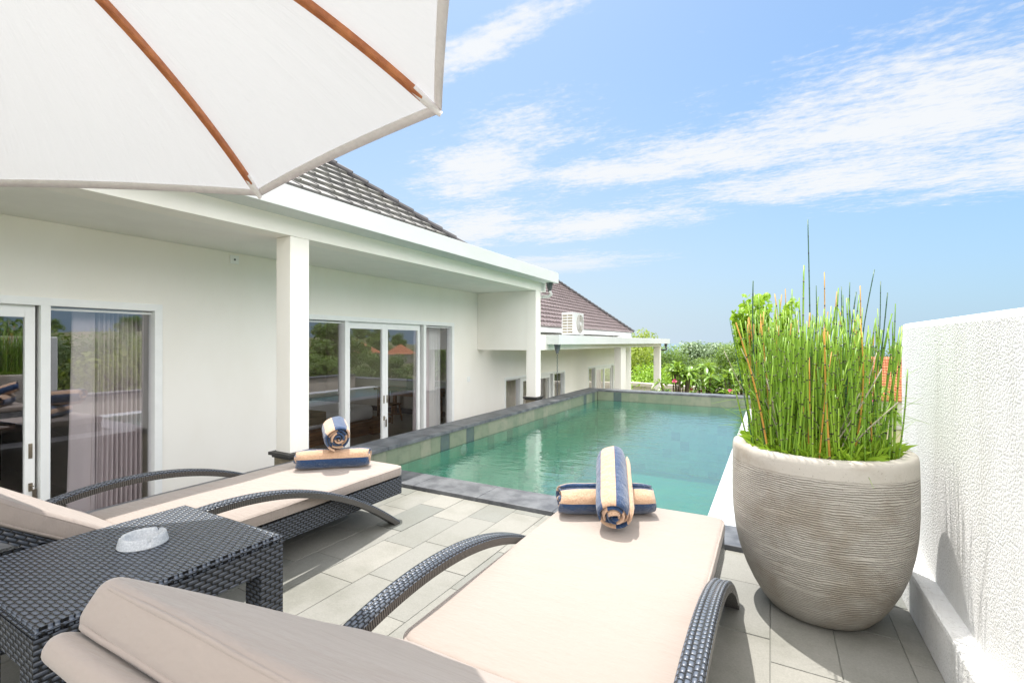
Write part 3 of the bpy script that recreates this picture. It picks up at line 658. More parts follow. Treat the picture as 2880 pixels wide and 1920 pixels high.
# desk + chair + bedside table
dk = empty('desk', (-9.4, 9.8, HF), label='dark wooden desk against the bedroom wall behind the chair', cat='desk'); dp = lambda o: part(o, dk)
dp(box('desk_top', (-9.5, 9.45, HF + .72), (-7.2, 10.2, HF + .78), 'wood'))
for xx, yy in ((-9.42, 9.5), (-9.42, 10.1), (-7.35, 9.5), (-7.35, 10.1)): dp(box('leg', (xx, yy, HF), (xx + .09, yy + .08, HF + .719), 'wood'))
dp(box('drawer', (-8.9, 9.47, HF + .60), (-7.5, 9.95, HF + .719), 'wood'))
tag(box('jewel_box', (-8.6, 9.75, HF + .782), (-7.9, 10.05, HF + 1.05), 'dark_wood'), 'dark box standing on the bedroom desk', 'box')
ch = empty('chair', (-8.5, 9.0, HF), R(12), label='wooden chair with slatted back in front of the bedroom desk', cat='chair')
def lp(name, bb, m, root): return bb.build(name, m, root, bevel=.004)
q = MB(); q.box((-.22, -.22, .42), (.22, .22, .46)); lp('seat', q, 'wood', ch)
q = MB(); q.box((-.16, -.26, .47), (.16, -.23, .9)); lp('backrest', q, 'wood', ch)
for sx in (-1, 1):
    for sy in (-1, 1):
        q = MB(); q.tube([(sx * .18, sy * .17, .42), (sx * .22, sy * .24, 0)], [.026, .018], 6); lp('leg', q, 'wood', ch)
q = MB(); q.tube([(-.2, -.2, .18), (.2, .2, .18)], .012, 6); q.tube([(.2, -.2, .18), (-.2, .2, .18)], .012, 6); lp('stretcher', q, 'wood', ch)
nsd = empty('bedside_table', (-9.9, 7.0, HF), label='small wooden bedside shelf beyond the mattress', cat='bedside table')
part(box('shelf_top', (-11.0, 7.4, HF + .62), (-9.85, 8.6, HF + .67), 'wood'), nsd); part(box('leg', (-10.5, 7.9, HF), (-10.3, 8.1, HF + .62), 'wood'), nsd)
tb = empty('dining_table', (-10.2, 2.3, HF), label='heavy wooden table behind the left glass door', cat='table')
part(box('table_top', (-11.4, -.2, HF + .74), (-9.7, 2.55, HF + .82), 'wood'), tb)
for xx in (-11.2, -9.98):
    for yy in (0, 2.3): part(box('leg', (xx, yy, HF), (xx + .14, yy + .14, HF + .739), 'dark_wood'), tb)

# ---------------------------------------------------------------- lower guest wing
wing = empty('guest_wing', (-5, 13, -1.9), label='lower white guest wing with flat canopy, square columns and brown tiled roof', cat='building')
wp = lambda o: part(o, wing)
ZG0, ZG1 = -1.9, .44
wp(wall_x('wall', FX - .142, FX - .001, 7.5, 18.2, -3.1, 1.40, [(8.318, 11.527, ZG0, ZG1), (13.311, 16.6, ZG0, ZG1)], 'plaster'))
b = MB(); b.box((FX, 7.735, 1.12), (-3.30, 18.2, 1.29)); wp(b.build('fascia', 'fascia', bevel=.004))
b = MB(); b.box((-3.738, 7.502, 1.02), (-3.545, 17.85, 1.119)); b.box((FX, 17.64, 1.02), (-3.74, 17.85, 1.119)); b.box((-3.8, 7.505, 1.12), (-3.552, 7.733, 1.29)); wp(b.build('beam', 'plaster', bevel=.003))
column(12.55, 13.05, -3.1, 1.019, root=wing, cap=False)
column(17.6, 17.82, -3.1, 1.019, x0=-3.77, root=wing, cap=False)
window_unit(wing, 8.318, 11.527, ZG0, ZG1, .05, [(9.15, 9.92), (9.92, 10.66)], [(8.37, 9.0), (10.80, 11.47)], hw=.049)
window_unit(wing, 13.311, 16.6, ZG0, ZG1, .05, [(14.1, 14.95), (14.95, 15.75)], [(13.36, 13.95), (15.9, 16.55)], hw=.049)
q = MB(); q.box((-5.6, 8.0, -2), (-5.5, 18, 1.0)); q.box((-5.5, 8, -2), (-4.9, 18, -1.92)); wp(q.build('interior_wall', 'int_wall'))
curtain('curtain', 10.85, 11.45, -5.0, 'sheer', 'white curtain behind the first low window of the guest wing', 8, .03, ztop=.36)
hip_roof(-4.2, 1.50, 8.0, 16.3, .83, 'roof_brown', 2.3, wing)
q = MB(); q.box((-4.35, 7.6, 1.38), (-4.25, 16.15, 1.487)); q.box((-14, 16.15, 1.38), (-4.25, 16.25, 1.487)); wp(q.build('eave_board', 'frame', bevel=.003))
q = MB(); q.box((-4.72, 7.6, 1.292), (-4.6, 15.9, 1.379)); q.box((-4.6, 15.25, 1.30), (-4.58, 15.75, 1.37)); wp(q.build('upper_wall', 'plaster'))

# air conditioner standing on the canopy
ac = empty('air_conditioner', (-3.75, 9.55, 1.29), label='white outdoor air conditioner unit on the guest wing canopy', cat='air conditioner')
AW, AD, AH = .62, .26, .50
q = MB(); q.box((-AD / 2, -AW / 2, .03), (AD / 2, AW / 2, AH)); lp('body', q, 'plastic_white', ac)
for sg in (-1, 1): q = MB(); q.box((-AD * .3, sg * AW * .35 - .03, 0), (AD * .3, sg * AW * .35 + .03, .029)); lp('foot', q, 'plastic_dark', ac)
q = MB()
for rr_ in (.19, .155, .12, .085, .05):
    q.tube([(AD / 2 + .012, .09 + rr_ * math.cos(a * math.pi / 12), .27 + rr_ * math.sin(a * math.pi / 12)) for a in range(25)], .0065, 5, cap=False)
q.tube([(AD / 2 + .01, .09, .27), (AD / 2 + .018, .09, .27)], .035, 12); lp('fan_grille', q, 'plastic_white', ac)
q = MB(); q.tube([(AD / 2 + .001, .09, .27), (AD / 2 + .004, .09, .27)], .2, 28); lp('fan_opening', q, 'rustic', ac)
q = MB()
for i in range(7): q.box((-AD * .42, -AW / 2 - .004, .07 + i * .058), (-AD * .05, -AW / 2 + .001, .10 + i * .058)); q.box((AD * .02, -AW / 2 - .004, .07 + i * .058), (AD * .42, -AW / 2 + .001, .10 + i * .058))
lp('side_vent', q, 'rustic', ac)

# downpipes / rain chains
def rain_head(x, y, z, lab, chain, pipe=True):
    r0 = empty('rain_chain' if chain else 'rain_outlet', (x, y, z), label=lab, cat='rain chain' if chain else 'rain outlet', group=None)
    q = MB(); q.lathe([(.062, 0), (.062, -.02), (.055, -.022), (.045, -.09), (.028, -.13), (.028, -.16)], 14); q.build('funnel', 'plastic_dark', r0, smooth=True)
    if pipe:
        q = MB(); q.tube([(.0, 0, -.15), (.03, 0, -.20), (-.02, -.0, -.235), (-.25, 0, -.235)], .03, 10); q.build('pipe_elbow', 'plastic_dark' if not pipe == 2 else 'plastic_white', r0, smooth=True)
    if chain:
        q = MB(); zz = -.15; i = 0
        while zz > -1.45:
            a = (i % 2) * math.pi / 2; c_, s_ = math.cos(a), math.sin(a)
            q.tube([(c_ * .011 * math.cos(t_ * math.pi / 5), s_ * .011 * math.cos(t_ * math.pi / 5), zz - .02 + .021 * math.sin(t_ * math.pi / 5)) for t_ in range(11)], .0035, 4, cap=False); zz -= .034; i += 1
        q.build('chain', 'plastic_dark', r0)
rain_head(-3.42, 7.60, 2.203, 'dark funnel outlet under the end of the high villa canopy', False, 2)
rain_head(-3.36, 7.80, 1.12, 'dark funnel with thin metal rain chain under the low canopy corner', True, False)
rain_head(-3.40, 17.95, 1.12, 'small dark rain outlet under the far end of the low canopy', False, True)

# cream boundary wall behind the wing
gw = empty('garden_wall', (-2, 18.4, -3), R(0), label='cream garden wall with projecting coping beyond the pool', cat='wall')
def seg_box(q, p0, p1, w_, z0, z1):
    d = Vector((p1[0] - p0[0], p1[1] - p0[1], 0)); L = d.length; d.normalize(); n = Vector((-d.y, d.x, 0))
    mt = Matrix(((d.x, n.x, 0, p0[0]), (d.y, n.y, 0, p0[1]), (0, 0, 1, 0), (0, 0, 0, 1))); q.box((0, -w_ / 2, z0), (L, w_ / 2, z1), mat=mt)
q = MB(); seg_box(q, (-12, 21.6), (1.5, 17.2), .2, -3.4, -.60); part(q.build('wall', 'cream_wall'), gw)
q = MB(); seg_box(q, (-12, 21.6), (1.5, 17.2), .34, -.598, -.46); part(q.build('coping', 'cream_wall', bevel=.01), gw)

# ================================================================== FOLIAGE
def leaf_cloud(q, c, rad, n, size, rr, tonef=None, mi=0, shell=.55, elong=1.9, droop=.2, fold=True):
    for _ in range(n):
        while True:
            d = Vector((rr.uniform(-1, 1), rr.uniform(-1, 1), rr.uniform(-1, 1)))
            if .02 < d.length < 1: break
        d.normalize(); r = shell + (1 - shell) * rr.random() ** .5 if rr.random() < .8 else rr.random()
        p = Vector((c[0] + d.x * rad[0] * r, c[1] + d.y * rad[1] * r, c[2] + d.z * rad[2] * r))
        nn = (d + Vector((rr.uniform(-.8, .8), rr.uniform(-.8, .8), rr.uniform(-.2, 1.0)))).normalized()
        t_ = nn.orthogonal().normalized(); t_ = (Matrix.Rotation(rr.uniform(0, 6.283), 3, nn) @ t_) + Vector((0, 0, -droop)); t_.normalize(); s_ = nn.cross(t_).normalized()
        L = size * rr.uniform(.6, 1.3); W_ = L / elong / 2; tn = rr.random() if tonef is None else tonef(p, rr)
        if fold: q.face([p, p + t_ * L * .5 + s_ * W_ + nn * L * .06, p + t_ * L, p + t_ * L * .5 - s_ * W_ + nn * L * .06], mi, tn)
        else: q.face([p - s_ * W_, p + s_ * W_, p + t_ * L], mi, tn)
def make_tree(name, lab, cat, H, Wd, m, n_leaf, leaf, seed, group, trunk=.35, lobes=9, parent=None, tr=None):
    rr = random.Random(seed); root = empty(name, (0, 0, 0), label=lab, cat=cat, group=group)
    q = MB(); rt = tr or H * .028; lob = []
    top = Vector((rr.uniform(-.08, .08) * Wd, rr.uniform(-.08, .08) * Wd, H * .72)); mid = Vector((top.x * .3, top.y * .6, H * trunk))
    q.tube([(0, 0, -.3), (0, 0, .1), mid * .6, mid, top], [rt * 1.3, rt, rt * .8, rt * .65, rt * .2], 7)
    for i in range(lobes):
        a = i * 2.399 + rr.uniform(-.4, .4); hr = rr.uniform(.15, .95); zz = H * (trunk + (1 - trunk) * (.12 + .78 * rr.random() ** .8)); env = math.sin(min(1, max(.12, (zz / H - trunk + .08) / (1.05 - trunk))) * math.pi) ** .5
        p = Vector((math.cos(a) * Wd / 2 * hr * env * .8, math.sin(a) * Wd / 2 * hr * env * .8, zz)); s_ = Wd * rr.uniform(.15, .26); lob.append((p, s_))
        st = mid.lerp(top, max(0, min(1, (zz / H - trunk) / (.72 - trunk) * .6))); q.tube([st, st.lerp(p, .5) + Vector((0, 0, .05 * H)), p], [rt * .4, rt * .25, rt * .08], 5)
    q.build('trunk', 'bark', root, smooth=True)
    q = MB()
    for p, s_ in lob:
        tb_ = rr.random()
        leaf_cloud(q, p, (s_, s_, s_ * .75), n_leaf // lobes, leaf, rr, lambda pp, r2, tb_=tb_: min(1, max(0, .55 * tb_ + .45 * r2.random())), shell=.35)
    q.build('crown', m, root, tone=True); return root
def copy_tree(o, loc, rz, sc, label=None, group=None):
    c = o.copy(); COL.objects.link(c); c.location = loc; c.rotation_euler = (0, 0, rz); c.scale = (sc, sc, sc)
    if label: c['label'] = label
    if group: c['group'] = group
    for chd in list(o.children):
        k = chd.copy(); COL.objects.link(k); k.parent = c
    return c
def gz(x, y): return terrain(x, y) if not (-16 < x < 2 and -12 < y < 10) else -3.2
C0 = Vector((0, 0))
def at(u, t_):   # ground point seen at picture column u (of 2352) at forward depth t_
    a = (u - 1176) / 1083; return ((-.4818 + .8763 * a) * t_, (.8763 + .4818 * a) * t_)
trees = []
def plant(proto_key, lab, cat, u, t_, ytop, H0, seed, rz=None, group=None, xy=None):
    """ytop: picture row of its top (of 1568)"""
    x, y = xy if xy else at(u, t_); zt = 1.15 + (787 - ytop) / 1083 * t_; zg = gz(x, y); sc = (zt - zg) / H0
    pr_ = PROTO[proto_key]
    if pr_[1] is False:
        o = pr_[0]; o.location = (x, y, zg); o.scale = (sc,) * 3; o.rotation_euler = (0, 0, rz or seed); o['label'] = lab; pr_[1] = True
        if group: o['group'] = group
        return o
    return copy_tree(pr_[0], (x, y, zg), rz if rz is not None else seed * 1.7, sc, lab, group)
PROTO = {
 'mid': [make_tree('broadleaf_tree', 'x', 'tree', 5, 5, 'leaf_mid', 9000, .16, 11, None, trunk=.22, lobes=16), False],
 'dark': [make_tree('evergreen_tree', 'x', 'tree', 5, 4.2, 'leaf_dark', 8000, .15, 12, None, trunk=.2, lobes=14), False],
 'yellow': [make_tree('yellow_green_tree', 'x', 'tree', 5, 3.6, 'leaf_yellow', 7000, .16, 13, None, trunk=.15, lobes=14), False],
 'lime': [make_tree('lime_bush', 'x', 'bush', 2.4, 3.2, 'leaf_lime', 9000, .09, 14, None, trunk=.12, lobes=14), False],
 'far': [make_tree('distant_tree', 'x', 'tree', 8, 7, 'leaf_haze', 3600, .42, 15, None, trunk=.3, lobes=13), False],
 'hill': [make_tree('hillside_tree', 'x', 'tree', 6, 7, 'leaf_mid', 2400, .45, 16, None, trunk=.15, lobes=12), False],
}
G = 'trees beyond the garden wall'
plant('yellow', 'yellow-green tree just right of the middle canopy column beyond the garden wall', 'tree', 1452, 22, 790, 5, 1, group=G)
plant('dark', 'dark evergreen behind the lime bush between the two canopy columns', 'tree', 1492, 27, 818, 5, 2, group=G)
plant('mid', 'green tree filling the gap left of the last canopy column', 'tree', 1478, 33, 790, 5, 3, group=G)
plant('mid', 'green tree just right of the last canopy column', 'tree', 1532, 26, 806, 5, 4, group=G)
plant('dark', 'dark tree behind the frangipani beyond the garden wall', 'tree', 1575, 31, 826, 5, 5, group=G)
plant('lime', 'bright lime bush behind the garden wall left of the last column', 'bush', 1482, 20.2, 846, 2.4, 6, group='lime bushes')
plant('lime', 'bright lime bush behind the garden wall right of the last column', 'bush', 1542, 19.6, 850, 2.4, 7, group='lime bushes')
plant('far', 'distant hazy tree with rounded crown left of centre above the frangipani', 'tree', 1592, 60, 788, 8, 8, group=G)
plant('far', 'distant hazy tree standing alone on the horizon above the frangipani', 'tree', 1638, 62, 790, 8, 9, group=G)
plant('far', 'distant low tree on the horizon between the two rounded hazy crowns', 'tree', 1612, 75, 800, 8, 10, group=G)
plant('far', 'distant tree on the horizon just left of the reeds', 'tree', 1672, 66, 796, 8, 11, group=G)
plant('mid', 'broad green tree behind the frangipani left of the reeds', 'tree', 1620, 36, 832, 5, 12, group=G)
plant('yellow', 'thin light tree peeping over the far roof corner of the guest wing', 'tree', 1462, 30, 757, 5, 22, group=G)
for i, (u, t_, yt, k) in enumerate([(1690, 24, 800, 'mid'), (1760, 21, 780, 'mid'), (1830, 26, 788, 'yellow'), (1890, 22, 800, 'dark'), (1950, 30, 790, 'mid'), (2000, 36, 800, 'dark'), (2080, 40, 795, 'mid')]):
    plant(k, ['green tree behind the left edge of the reeds', 'green tree seen through the reeds left of their middle', 'yellowish tree behind the middle of the reeds', 'dark tree behind the reeds right of their middle', 'green tree seen through the reeds near the orange roof', 'dark tree behind the orange roof', 'green treetop over the orange roof by the stucco wall'][i], 'tree', u, t_, yt, 5, 30 + i, group='trees behind the reeds')
# hedge trees to the right, mirrored in the villa windows
rr = random.Random(21)
for i in range(12):
    x = 5.6 + rr.uniform(-.6, 2.8) + (i % 3) * 1.3; y = -2.0 + i * .95 + rr.uniform(-.4, .4); k = ['mid', 'yellow', 'mid', 'dark'][i % 4]
    pr_ = PROTO[k]; zg = gz(x, y); H_ = max(.5, 2.4 - .15 * i + rr.uniform(-.25, .3)) - zg
    copy_tree(pr_[0], (x, y, zg), rr.uniform(0, 6), H_ / 5, 'leafy tree mirrored in the villa glass, growing right of the terrace', 'trees right of the terrace mirrored in the windows')
names = None
for i in range(70):
    x = rr.uniform(12, 95); y = 6 + x * rr.uniform(.35, 1.7); 
    if y > 110 : y = rr.uniform(20, 100)
    copy_tree(PROTO['hill'][0], (x, y, gz(x, y) - .2), rr.uniform(0, 6), rr.uniform(.38, .62), 'green tree on the hillside mirrored in the bedroom doors', 'hillside trees mirrored in the windows')
PROTO['hill'][0].location = (30, 34, gz(30, 34)); tag(PROTO['hill'][0], 'green tree on the hillside mirrored in the bedroom doors', 'tree', 'hillside trees mirrored in the windows')
def pyramid_house(name, x, y, w_, z0, z1, lab, rz=0, wall=1.2):
    r0 = empty(name, (x, y, z0), rz, label=lab, cat='house')
    q = MB(); h = w_ / 2; ov = .25
    for k in range(4):
        mt = Matrix.Rotation(k * math.pi / 2, 4, 'Z'); nr = 14
        for i in range(nr):
            a0, a1 = i / nr, (i + 1) / nr; hh = lambda a: (h + ov) * (1 - a) + .06; zz = lambda a: (z1 - z0) * a ** 1.12
            nc = 12
            for j in range(nc):
                f0 = -1 + 2 * j / nc; f1 = -1 + 2 * (j + 1) / nc - .012
                q.face([mt @ Vector((f0 * hh(a0), -hh(a0), zz(a0) + .03)), mt @ Vector((f1 * hh(a0), -hh(a0), zz(a0) + .03)), mt @ Vector((f1 * hh(a1), -hh(a1), zz(a1))), mt @ Vector((f0 * hh(a1), -hh(a1), zz(a1)))], 0, (i * 7 + j * 3) % 10 / 10)
    q.build('roof', 'roof_orange', r0, tone=True)
    q = MB(); q.box((-h, -h, -wall), (h, h, 0)); q.build('wall', 'hill_wall', r0)
pyramid_house('hillside_house', 46, 52, 5.2, -.4, 1.6, 'house with pointed orange roof on the hillside mirrored in the left bedroom door', R(20), 2)
pyramid_house('hillside_house', 41, 56, 4.0, -.6, .9, 'smaller orange roofed house mirrored in the right bedroom door', R(35), 2)

# orange tiled roof beyond the reeds
bx, by = at(2070, 24)
oh = empty('tiled_house', (bx, by, -3), R(-4), label='house with steep orange clay tile roof beyond the reeds by the wall', cat='house')
q = MB(); rr = random.Random(4); nr, nc = 16, 34; wd = 3.6; z0_, z1_ = 1.3, 3.42
for i in range(nr):
    for j in range(nc):
        x0_ = -wd / 2 + wd * j / nc; x1_ = -wd / 2 + wd * (j + 1) / nc; a0, a1 = i / nr, (i + 1) / nr; yy = lambda a: -1 + 1.0 * a; zz = lambda a: z0_ + (z1_ - z0_) * a
        tn = rr.random(); xm = (x0_ + x1_) / 2
        q.face([(x0_, yy(a0) - .05, zz(a0)), (xm, yy(a0) - .09, zz(a0)), (xm, yy(a1) - .04, zz(a1)), (x0_, yy(a1), zz(a1))], 0, tn)
        q.face([(xm, yy(a0) - .09, zz(a0)), (x1_ - .01, yy(a0) - .05, zz(a0)), (x1_ - .01, yy(a1), zz(a1)), (xm, yy(a1) - .04, zz(a1))], 0, tn)
        q.face([(x0_, yy(a0) - .05, zz(a0) - .05), (x1_, yy(a0) - .05, zz(a0) - .05), (x1_, yy(a0) - .05, zz(a0)), (x0_, yy(a0) - .05, zz(a0))], 0, 0)
q.face([(-wd / 2, 0, z1_), (wd / 2, 0, z1_), (wd / 2, 1, z0_), (-wd / 2, 1, z0_)], 0, .5); q.build('roof', 'roof_orange', oh, tone=True)
q = MB(); q.box((-wd / 2 + .1, -.9, -.3), (wd / 2 - .1, .9, z0_)); q.build('wall', 'hill_wall', oh)

# frangipani: forked limbs ending in rosettes of long leaves
def frangipani(name, lab, x, y, z0, H, Wd, seed, n=16, flowers=2, L0=.30):
    rr = random.Random(seed); r0 = empty(name, (x, y, z0), label=lab, cat='plant', group='frangipani plants beyond the pool')
    q = MB(); lf = MB(); fl = MB()
    for i in range(n):
        a = i * 2.4 + rr.uniform(-.3, .3); e = rr.uniform(.15, 1); tip = Vector((math.cos(a) * Wd / 2 * e, math.sin(a) * Wd / 2 * e, H * (1 - .45 * e ** 2) * rr.uniform(.72, 1)))
        m1 = Vector((tip.x * .25, tip.y * .25, H * .30)); m2 = m1.lerp(tip, .55) + Vector((0, 0, -.06 * H))
        q.tube([(0, 0, 0), m1, m2, tip], [.04, .032, .022, .016], 6)
        for k in range(rr.randint(11, 15)):
            b_ = k * 2.4 + rr.random(); el = rr.uniform(-.5, .95); d = Vector((math.cos(b_) * math.cos(el), math.sin(b_) * math.cos(el), math.sin(el))); s_ = d.cross(Vector((0, 0, 1))).normalized(); up = s_.cross(d)
            L = L0 * rr.uniform(.75, 1.15); wv_ = L * .17; tn = rr.random(); st = tip + d * .02; ctr = []
            for g, wf in ((0, .12), (.25, .6), (.55, 1), (.8, .8), (1, .05)): ctr.append((st + d * L * g + Vector((0, 0, -.35 * L * g * g)), wv_ * wf))
            lf.grid([[c - s_ * w__ + up * w__ * .35, c, c + s_ * w__ + up * w__ * .35] for c, w__ in ctr], 0, tn)
    for i in range(flowers):
        p = Vector((rr.uniform(-.4, .4) * Wd, rr.uniform(-.5, -.1) * Wd, H * rr.uniform(.45, .8)))
        for k in range(14):
            d = Vector((rr.uniform(-1, 1), rr.uniform(-1, 1), rr.uniform(-.4, 1))).normalized(); s_ = d.orthogonal().normalized() * .022; fl.face([p, p + d * .05 + s_, p + d * .08, p + d * .05 - s_], 0)
    q.build('trunk', 'bark', r0, smooth=True); lf.build('leaves', 'leaf_frangi', r0, smooth=True, tone=True)
    if flowers: fl.build('flowers', 'flower', r0)
    return r0
for i, (u, t_, yt, wd_, zb, nn, lab) in enumerate([(1562, 13.2, 820, 1.5, -1.9, 18, 'frangipani with long glossy leaves at the left end of the pool planting'),
        (1630, 13.4, 832, 1.5, -1.9, 18, 'frangipani with a bare grey stem in the middle of the pool planting'),
        (1690, 12.8, 826, 1.7, -1.9, 20, 'frangipani with pink blossom just left of the reeds'),
        (1775, 12.6, 822, 1.9, -1.9, 20, 'frangipani seen through the left part of the reeds'), (1870, 13, 815, 2.0, -1.9, 20, 'frangipani seen through the middle of the reeds'), (1960, 13, 830, 1.8, -1.9, 16, 'frangipani seen through the right part of the reeds')]):
    x, y = at(u, t_); zt = 1.15 + (787 - yt) / 1083 * t_; frangipani('frangipani', lab, x, y, zb, zt - zb, wd_, 50 + i, nn, 3)
# tall leafy climber behind the reeds
x, y = at(1745, 10.9); rr = random.Random(9)
cl_ = empty('leafy_climber', (x, y, -1.9), label='tall climber with broad bright lobed leaves behind the left side of the reeds', cat='plant')
q = MB(); lf = MB(); stems = []
for i in range(26):
    a = rr.uniform(0, 6.28); e = rr.uniform(.1, .75); top = Vector((math.cos(a) * e * 1.15, math.sin(a) * e * .6, 4.25 * rr.uniform(.78, 1) - e * .4)); m1 = Vector((top.x * .5, top.y * .5, top.z * .6)); q.tube([(top.x * .3, top.y * .3, 0), m1, top], [.014, .009, .004], 5)
    for k in range(52):
        p = m1.lerp(top, rr.random() ** .7 * 1.04) + Vector((rr.uniform(-.12, .12), rr.uniform(-.12, .12), rr.uniform(-.1, .1))); n_ = Vector((rr.uniform(-1, 1), rr.uniform(-1, 1), rr.uniform(-.1, 1))).normalized(); t1 = n_.orthogonal().normalized(); t2 = n_.cross(t1); s_ = rr.uniform(.06, .11); tn = rr.random()
        ring = []
        for g in range(10):
            rad = s_ * (1 if g % 2 == 0 else .72); ring.append(p + (t1 * math.cos(g * .628) + t2 * math.sin(g * .628)) * rad - n_ * (.25 * rad if g % 2 == 0 else 0))
        for g in range(10): lf.face([p, ring[g], ring[(g + 1) % 10]], 0, tn)
q.build('stems', 'bark', cl_); lf.build('leaves', 'leaf_lime', cl_, tone=True)

# ================================================================== PLANTER + REEDS
PX, PY = .183, 2.513
pot = empty('planter', (PX, PY, DZ), label='large round combed concrete planter beside the stucco wall', cat='planter')
prof = [(.0, .0), (.175, .0), (.20, .012), (.232, .05), (.262, .10), (.292, .165), (.318, .24), (.335, .32), (.344, .40), (.348, .48), (.348, .60), (.346, .70), (.342, .718), (.334, .723), (.300, .723), (.292, .718), (.288, .69), (.286, .60)]
# finer rings so the groove bump reads evenly
pp = []
for (r0, z0), (r1, z1) in zip(prof, prof[1:]):
    n = max(1, int(abs(z1 - z0) / .02));
    for k in range(n): pp.append((r0 + (r1 - r0) * k / n, z0 + (z1 - z0) * k / n))
pp.append(prof[-1])
q = MB(); q.lathe(pp, 96); q.build('pot_shell', 'pot', pot, smooth=True, merge=True)
q = MB(); q.lathe([(.001, .64), (.15, .645), (.289, .63)], 40); q.build('soil', 'soil', pot, smooth=True)
reeds = empty('horsetail_reeds', (PX, PY, .60), label='dense clump of green horsetail reeds growing in the concrete planter', cat='plant')
rr = random.Random(17)
def stem_mesh(q, base, tip, r, kind, rr, bend=.035):
    base, tip = Vector(base), Vector(tip); L = (tip - base).length; seg = rr.uniform(.048, .082); n = max(3, int(L / seg)); bd = Vector((rr.uniform(-1, 1), rr.uniform(-1, 1), 0)) * bend
    pts, rad, kinds = [], [], []
    for i in range(n + 1):
        t_ = i / n; c = base.lerp(tip, t_) + bd * math.sin(t_ * math.pi) * L; rw = r * (1 - .45 * t_)
        for (dt, rf, kd) in ((0, 1.0, 1), (.03, 1.08, 1), (.055, 1.08, 2), (.085, .98, 0)):
            tt = min(1, t_ + dt / n); c = base.lerp(tip, tt) + bd * math.sin(tt * math.pi) * L; pts.append(c); rad.append(rw * rf); kinds.append(kd)
            if i == n and dt > .1: break
    gm = {'green': 0, 'teal': 3, 'old': 4, 'dry': 2}[kind]; tn = rr.random(); top_old = rr.random() < .14
    pale = rr.random() < .45; N = len(pts)
    def mi(i, j):
        k = kinds[i]
        if k == 1: return 1
        if k == 2: return 2 if pale else (1 if i % 3 else gm)
        if gm == 0 and top_old and i > N * .88: return 4
        return gm
    q.tube(pts, rad, 6, mi, lambda i, j: tn)
RM = ['reed', 'reed_band', 'reed_pale', 'reed_teal', 'reed_old']
def at3(u, v, t_): a = (u - 1176) / 1083; return Vector(((-.4818 + .8763 * a) * t_, (.8763 + .4818 * a) * t_, 1.15 + (787 - v) / 1083 * t_)) - Vector((PX, PY, .60))
tall = [(1730, 645, 2.08, .0045, 'teal'), (1856, 504, 2.1, .0038, 'teal'), (1847, 609, 2.0, .0052, 'green'), (1875, 656, 2.1, .0032, 'teal'), (1894, 625, 2.1, .0034, 'old'), (1933, 658, 2.15, .003, 'teal'), (1952, 648, 2.05, .0034, 'teal'),
        (1976, 656, 2.1, .0034, 'old'), (2009, 619, 2.15, .0034, 'teal'), (2023, 646, 2.1, .003, 'teal'), (2039, 672, 2.0, .0036, 'teal'), (2049, 720, 1.95, .0048, 'green'), (1967, 670, 2.0, .004, 'teal'), (2071, 762, 1.95, .0048, 'green'), (1676, 733, 2.2, .003, 'teal'), (1690, 740, 2.05, .005, 'old'), (1700, 735, 2.15, .005, 'green'), (1720, 728, 2.2, .0055, 'old')]
stems = []
for u, v, t_, r_, k in tall:
    tip = at3(u, v, t_); bx_ = max(-.25, min(.25, tip.x * .75)); by_ = max(-.24, min(.24, tip.y)); 
    if math.hypot(bx_, by_) > .265: s__ = .265 / math.hypot(bx_, by_); bx_ *= s__; by_ *= s__
    stems.append(((bx_, by_, .02), tip, r_, k))
while len(stems) < 430:
    a = rr.uniform(0, 6.283); e = .280 * math.sqrt(rr.random()); b0 = Vector((math.cos(a) * e, math.sin(a) * e, .02)); L = rr.gauss(.58, .06)
    if b0.x > .14 and rr.random() < .6: continue
    if rr.random() < .18: L = rr.uniform(.2, .5)
    if rr.random() < .10: L += rr.uniform(.05, .14)
    L = min(L, .78); ln = Vector((b0.x * .06 + rr.gauss(0, .045), b0.y * .10 + rr.gauss(0, .04), 0))
    tip = b0 + ln + Vector((0, 0, L)); tip.x = min(tip.x, .33)
    stems.append((tuple(b0), tip, rr.uniform(.0028, .0050), 'old' if rr.random() < .05 else 'green'))
for i in range(22):
    a = rr.uniform(0, 6.283); e = rr.uniform(.05, .24); b0 = Vector((math.cos(a) * e, math.sin(a) * e, .03)); dd = Vector((rr.uniform(-.28, .2), rr.uniform(-.2, .1), rr.uniform(.3, .5))); t_ = b0 + dd; t_.x = min(t_.x, .34); stems.append((tuple(b0), t_, rr.uniform(.0022, .0034), 'dry'))
order = sorted(range(len(stems)), key=lambda i: (i >= 18, stems[i][0][1] + .6 * abs(stems[i][0][0])))
rest = MB()
for n_, i in enumerate(order):
    s_ = stems[i]
    if n_ < 100: q = MB(); stem_mesh(q, *s_, rr); q.build('stem', RM, reeds, smooth=True, tone=True)
    else: stem_mesh(rest, *s_, rr)
tag(rest.build('stem', RM, reeds, smooth=True, tone=True), kind='stuff')
q = MB()
for i in range(2300):
    a = rr.uniform(0, 6.283); e = .262 * math.sqrt(rr.uniform(.1, 1)); p = Vector((math.cos(a) * e, math.sin(a) * e, .03 + rr.random() * .05)); d = Vector((rr.uniform(-1, 1) + .6 * math.cos(a) * .5, rr.uniform(-1, 1) + .3 * math.sin(a), rr.uniform(.5, 2.0))).normalized(); L = rr.uniform(.035, .13); s_ = d.cross(Vector((0, 0, 1)))
    s_ = (s_.normalized() if s_.length > .01 else Vector((1, 0, 0))) * rr.uniform(.0013, .003); tn = rr.random()
    mdp = p + d * L * .55 + Vector((0, 0, .01)); q.face([p - s_ * .4, p + s_ * .4, mdp + s_, p + d * L - Vector((0, 0, .015)), mdp - s_], 0, tn)
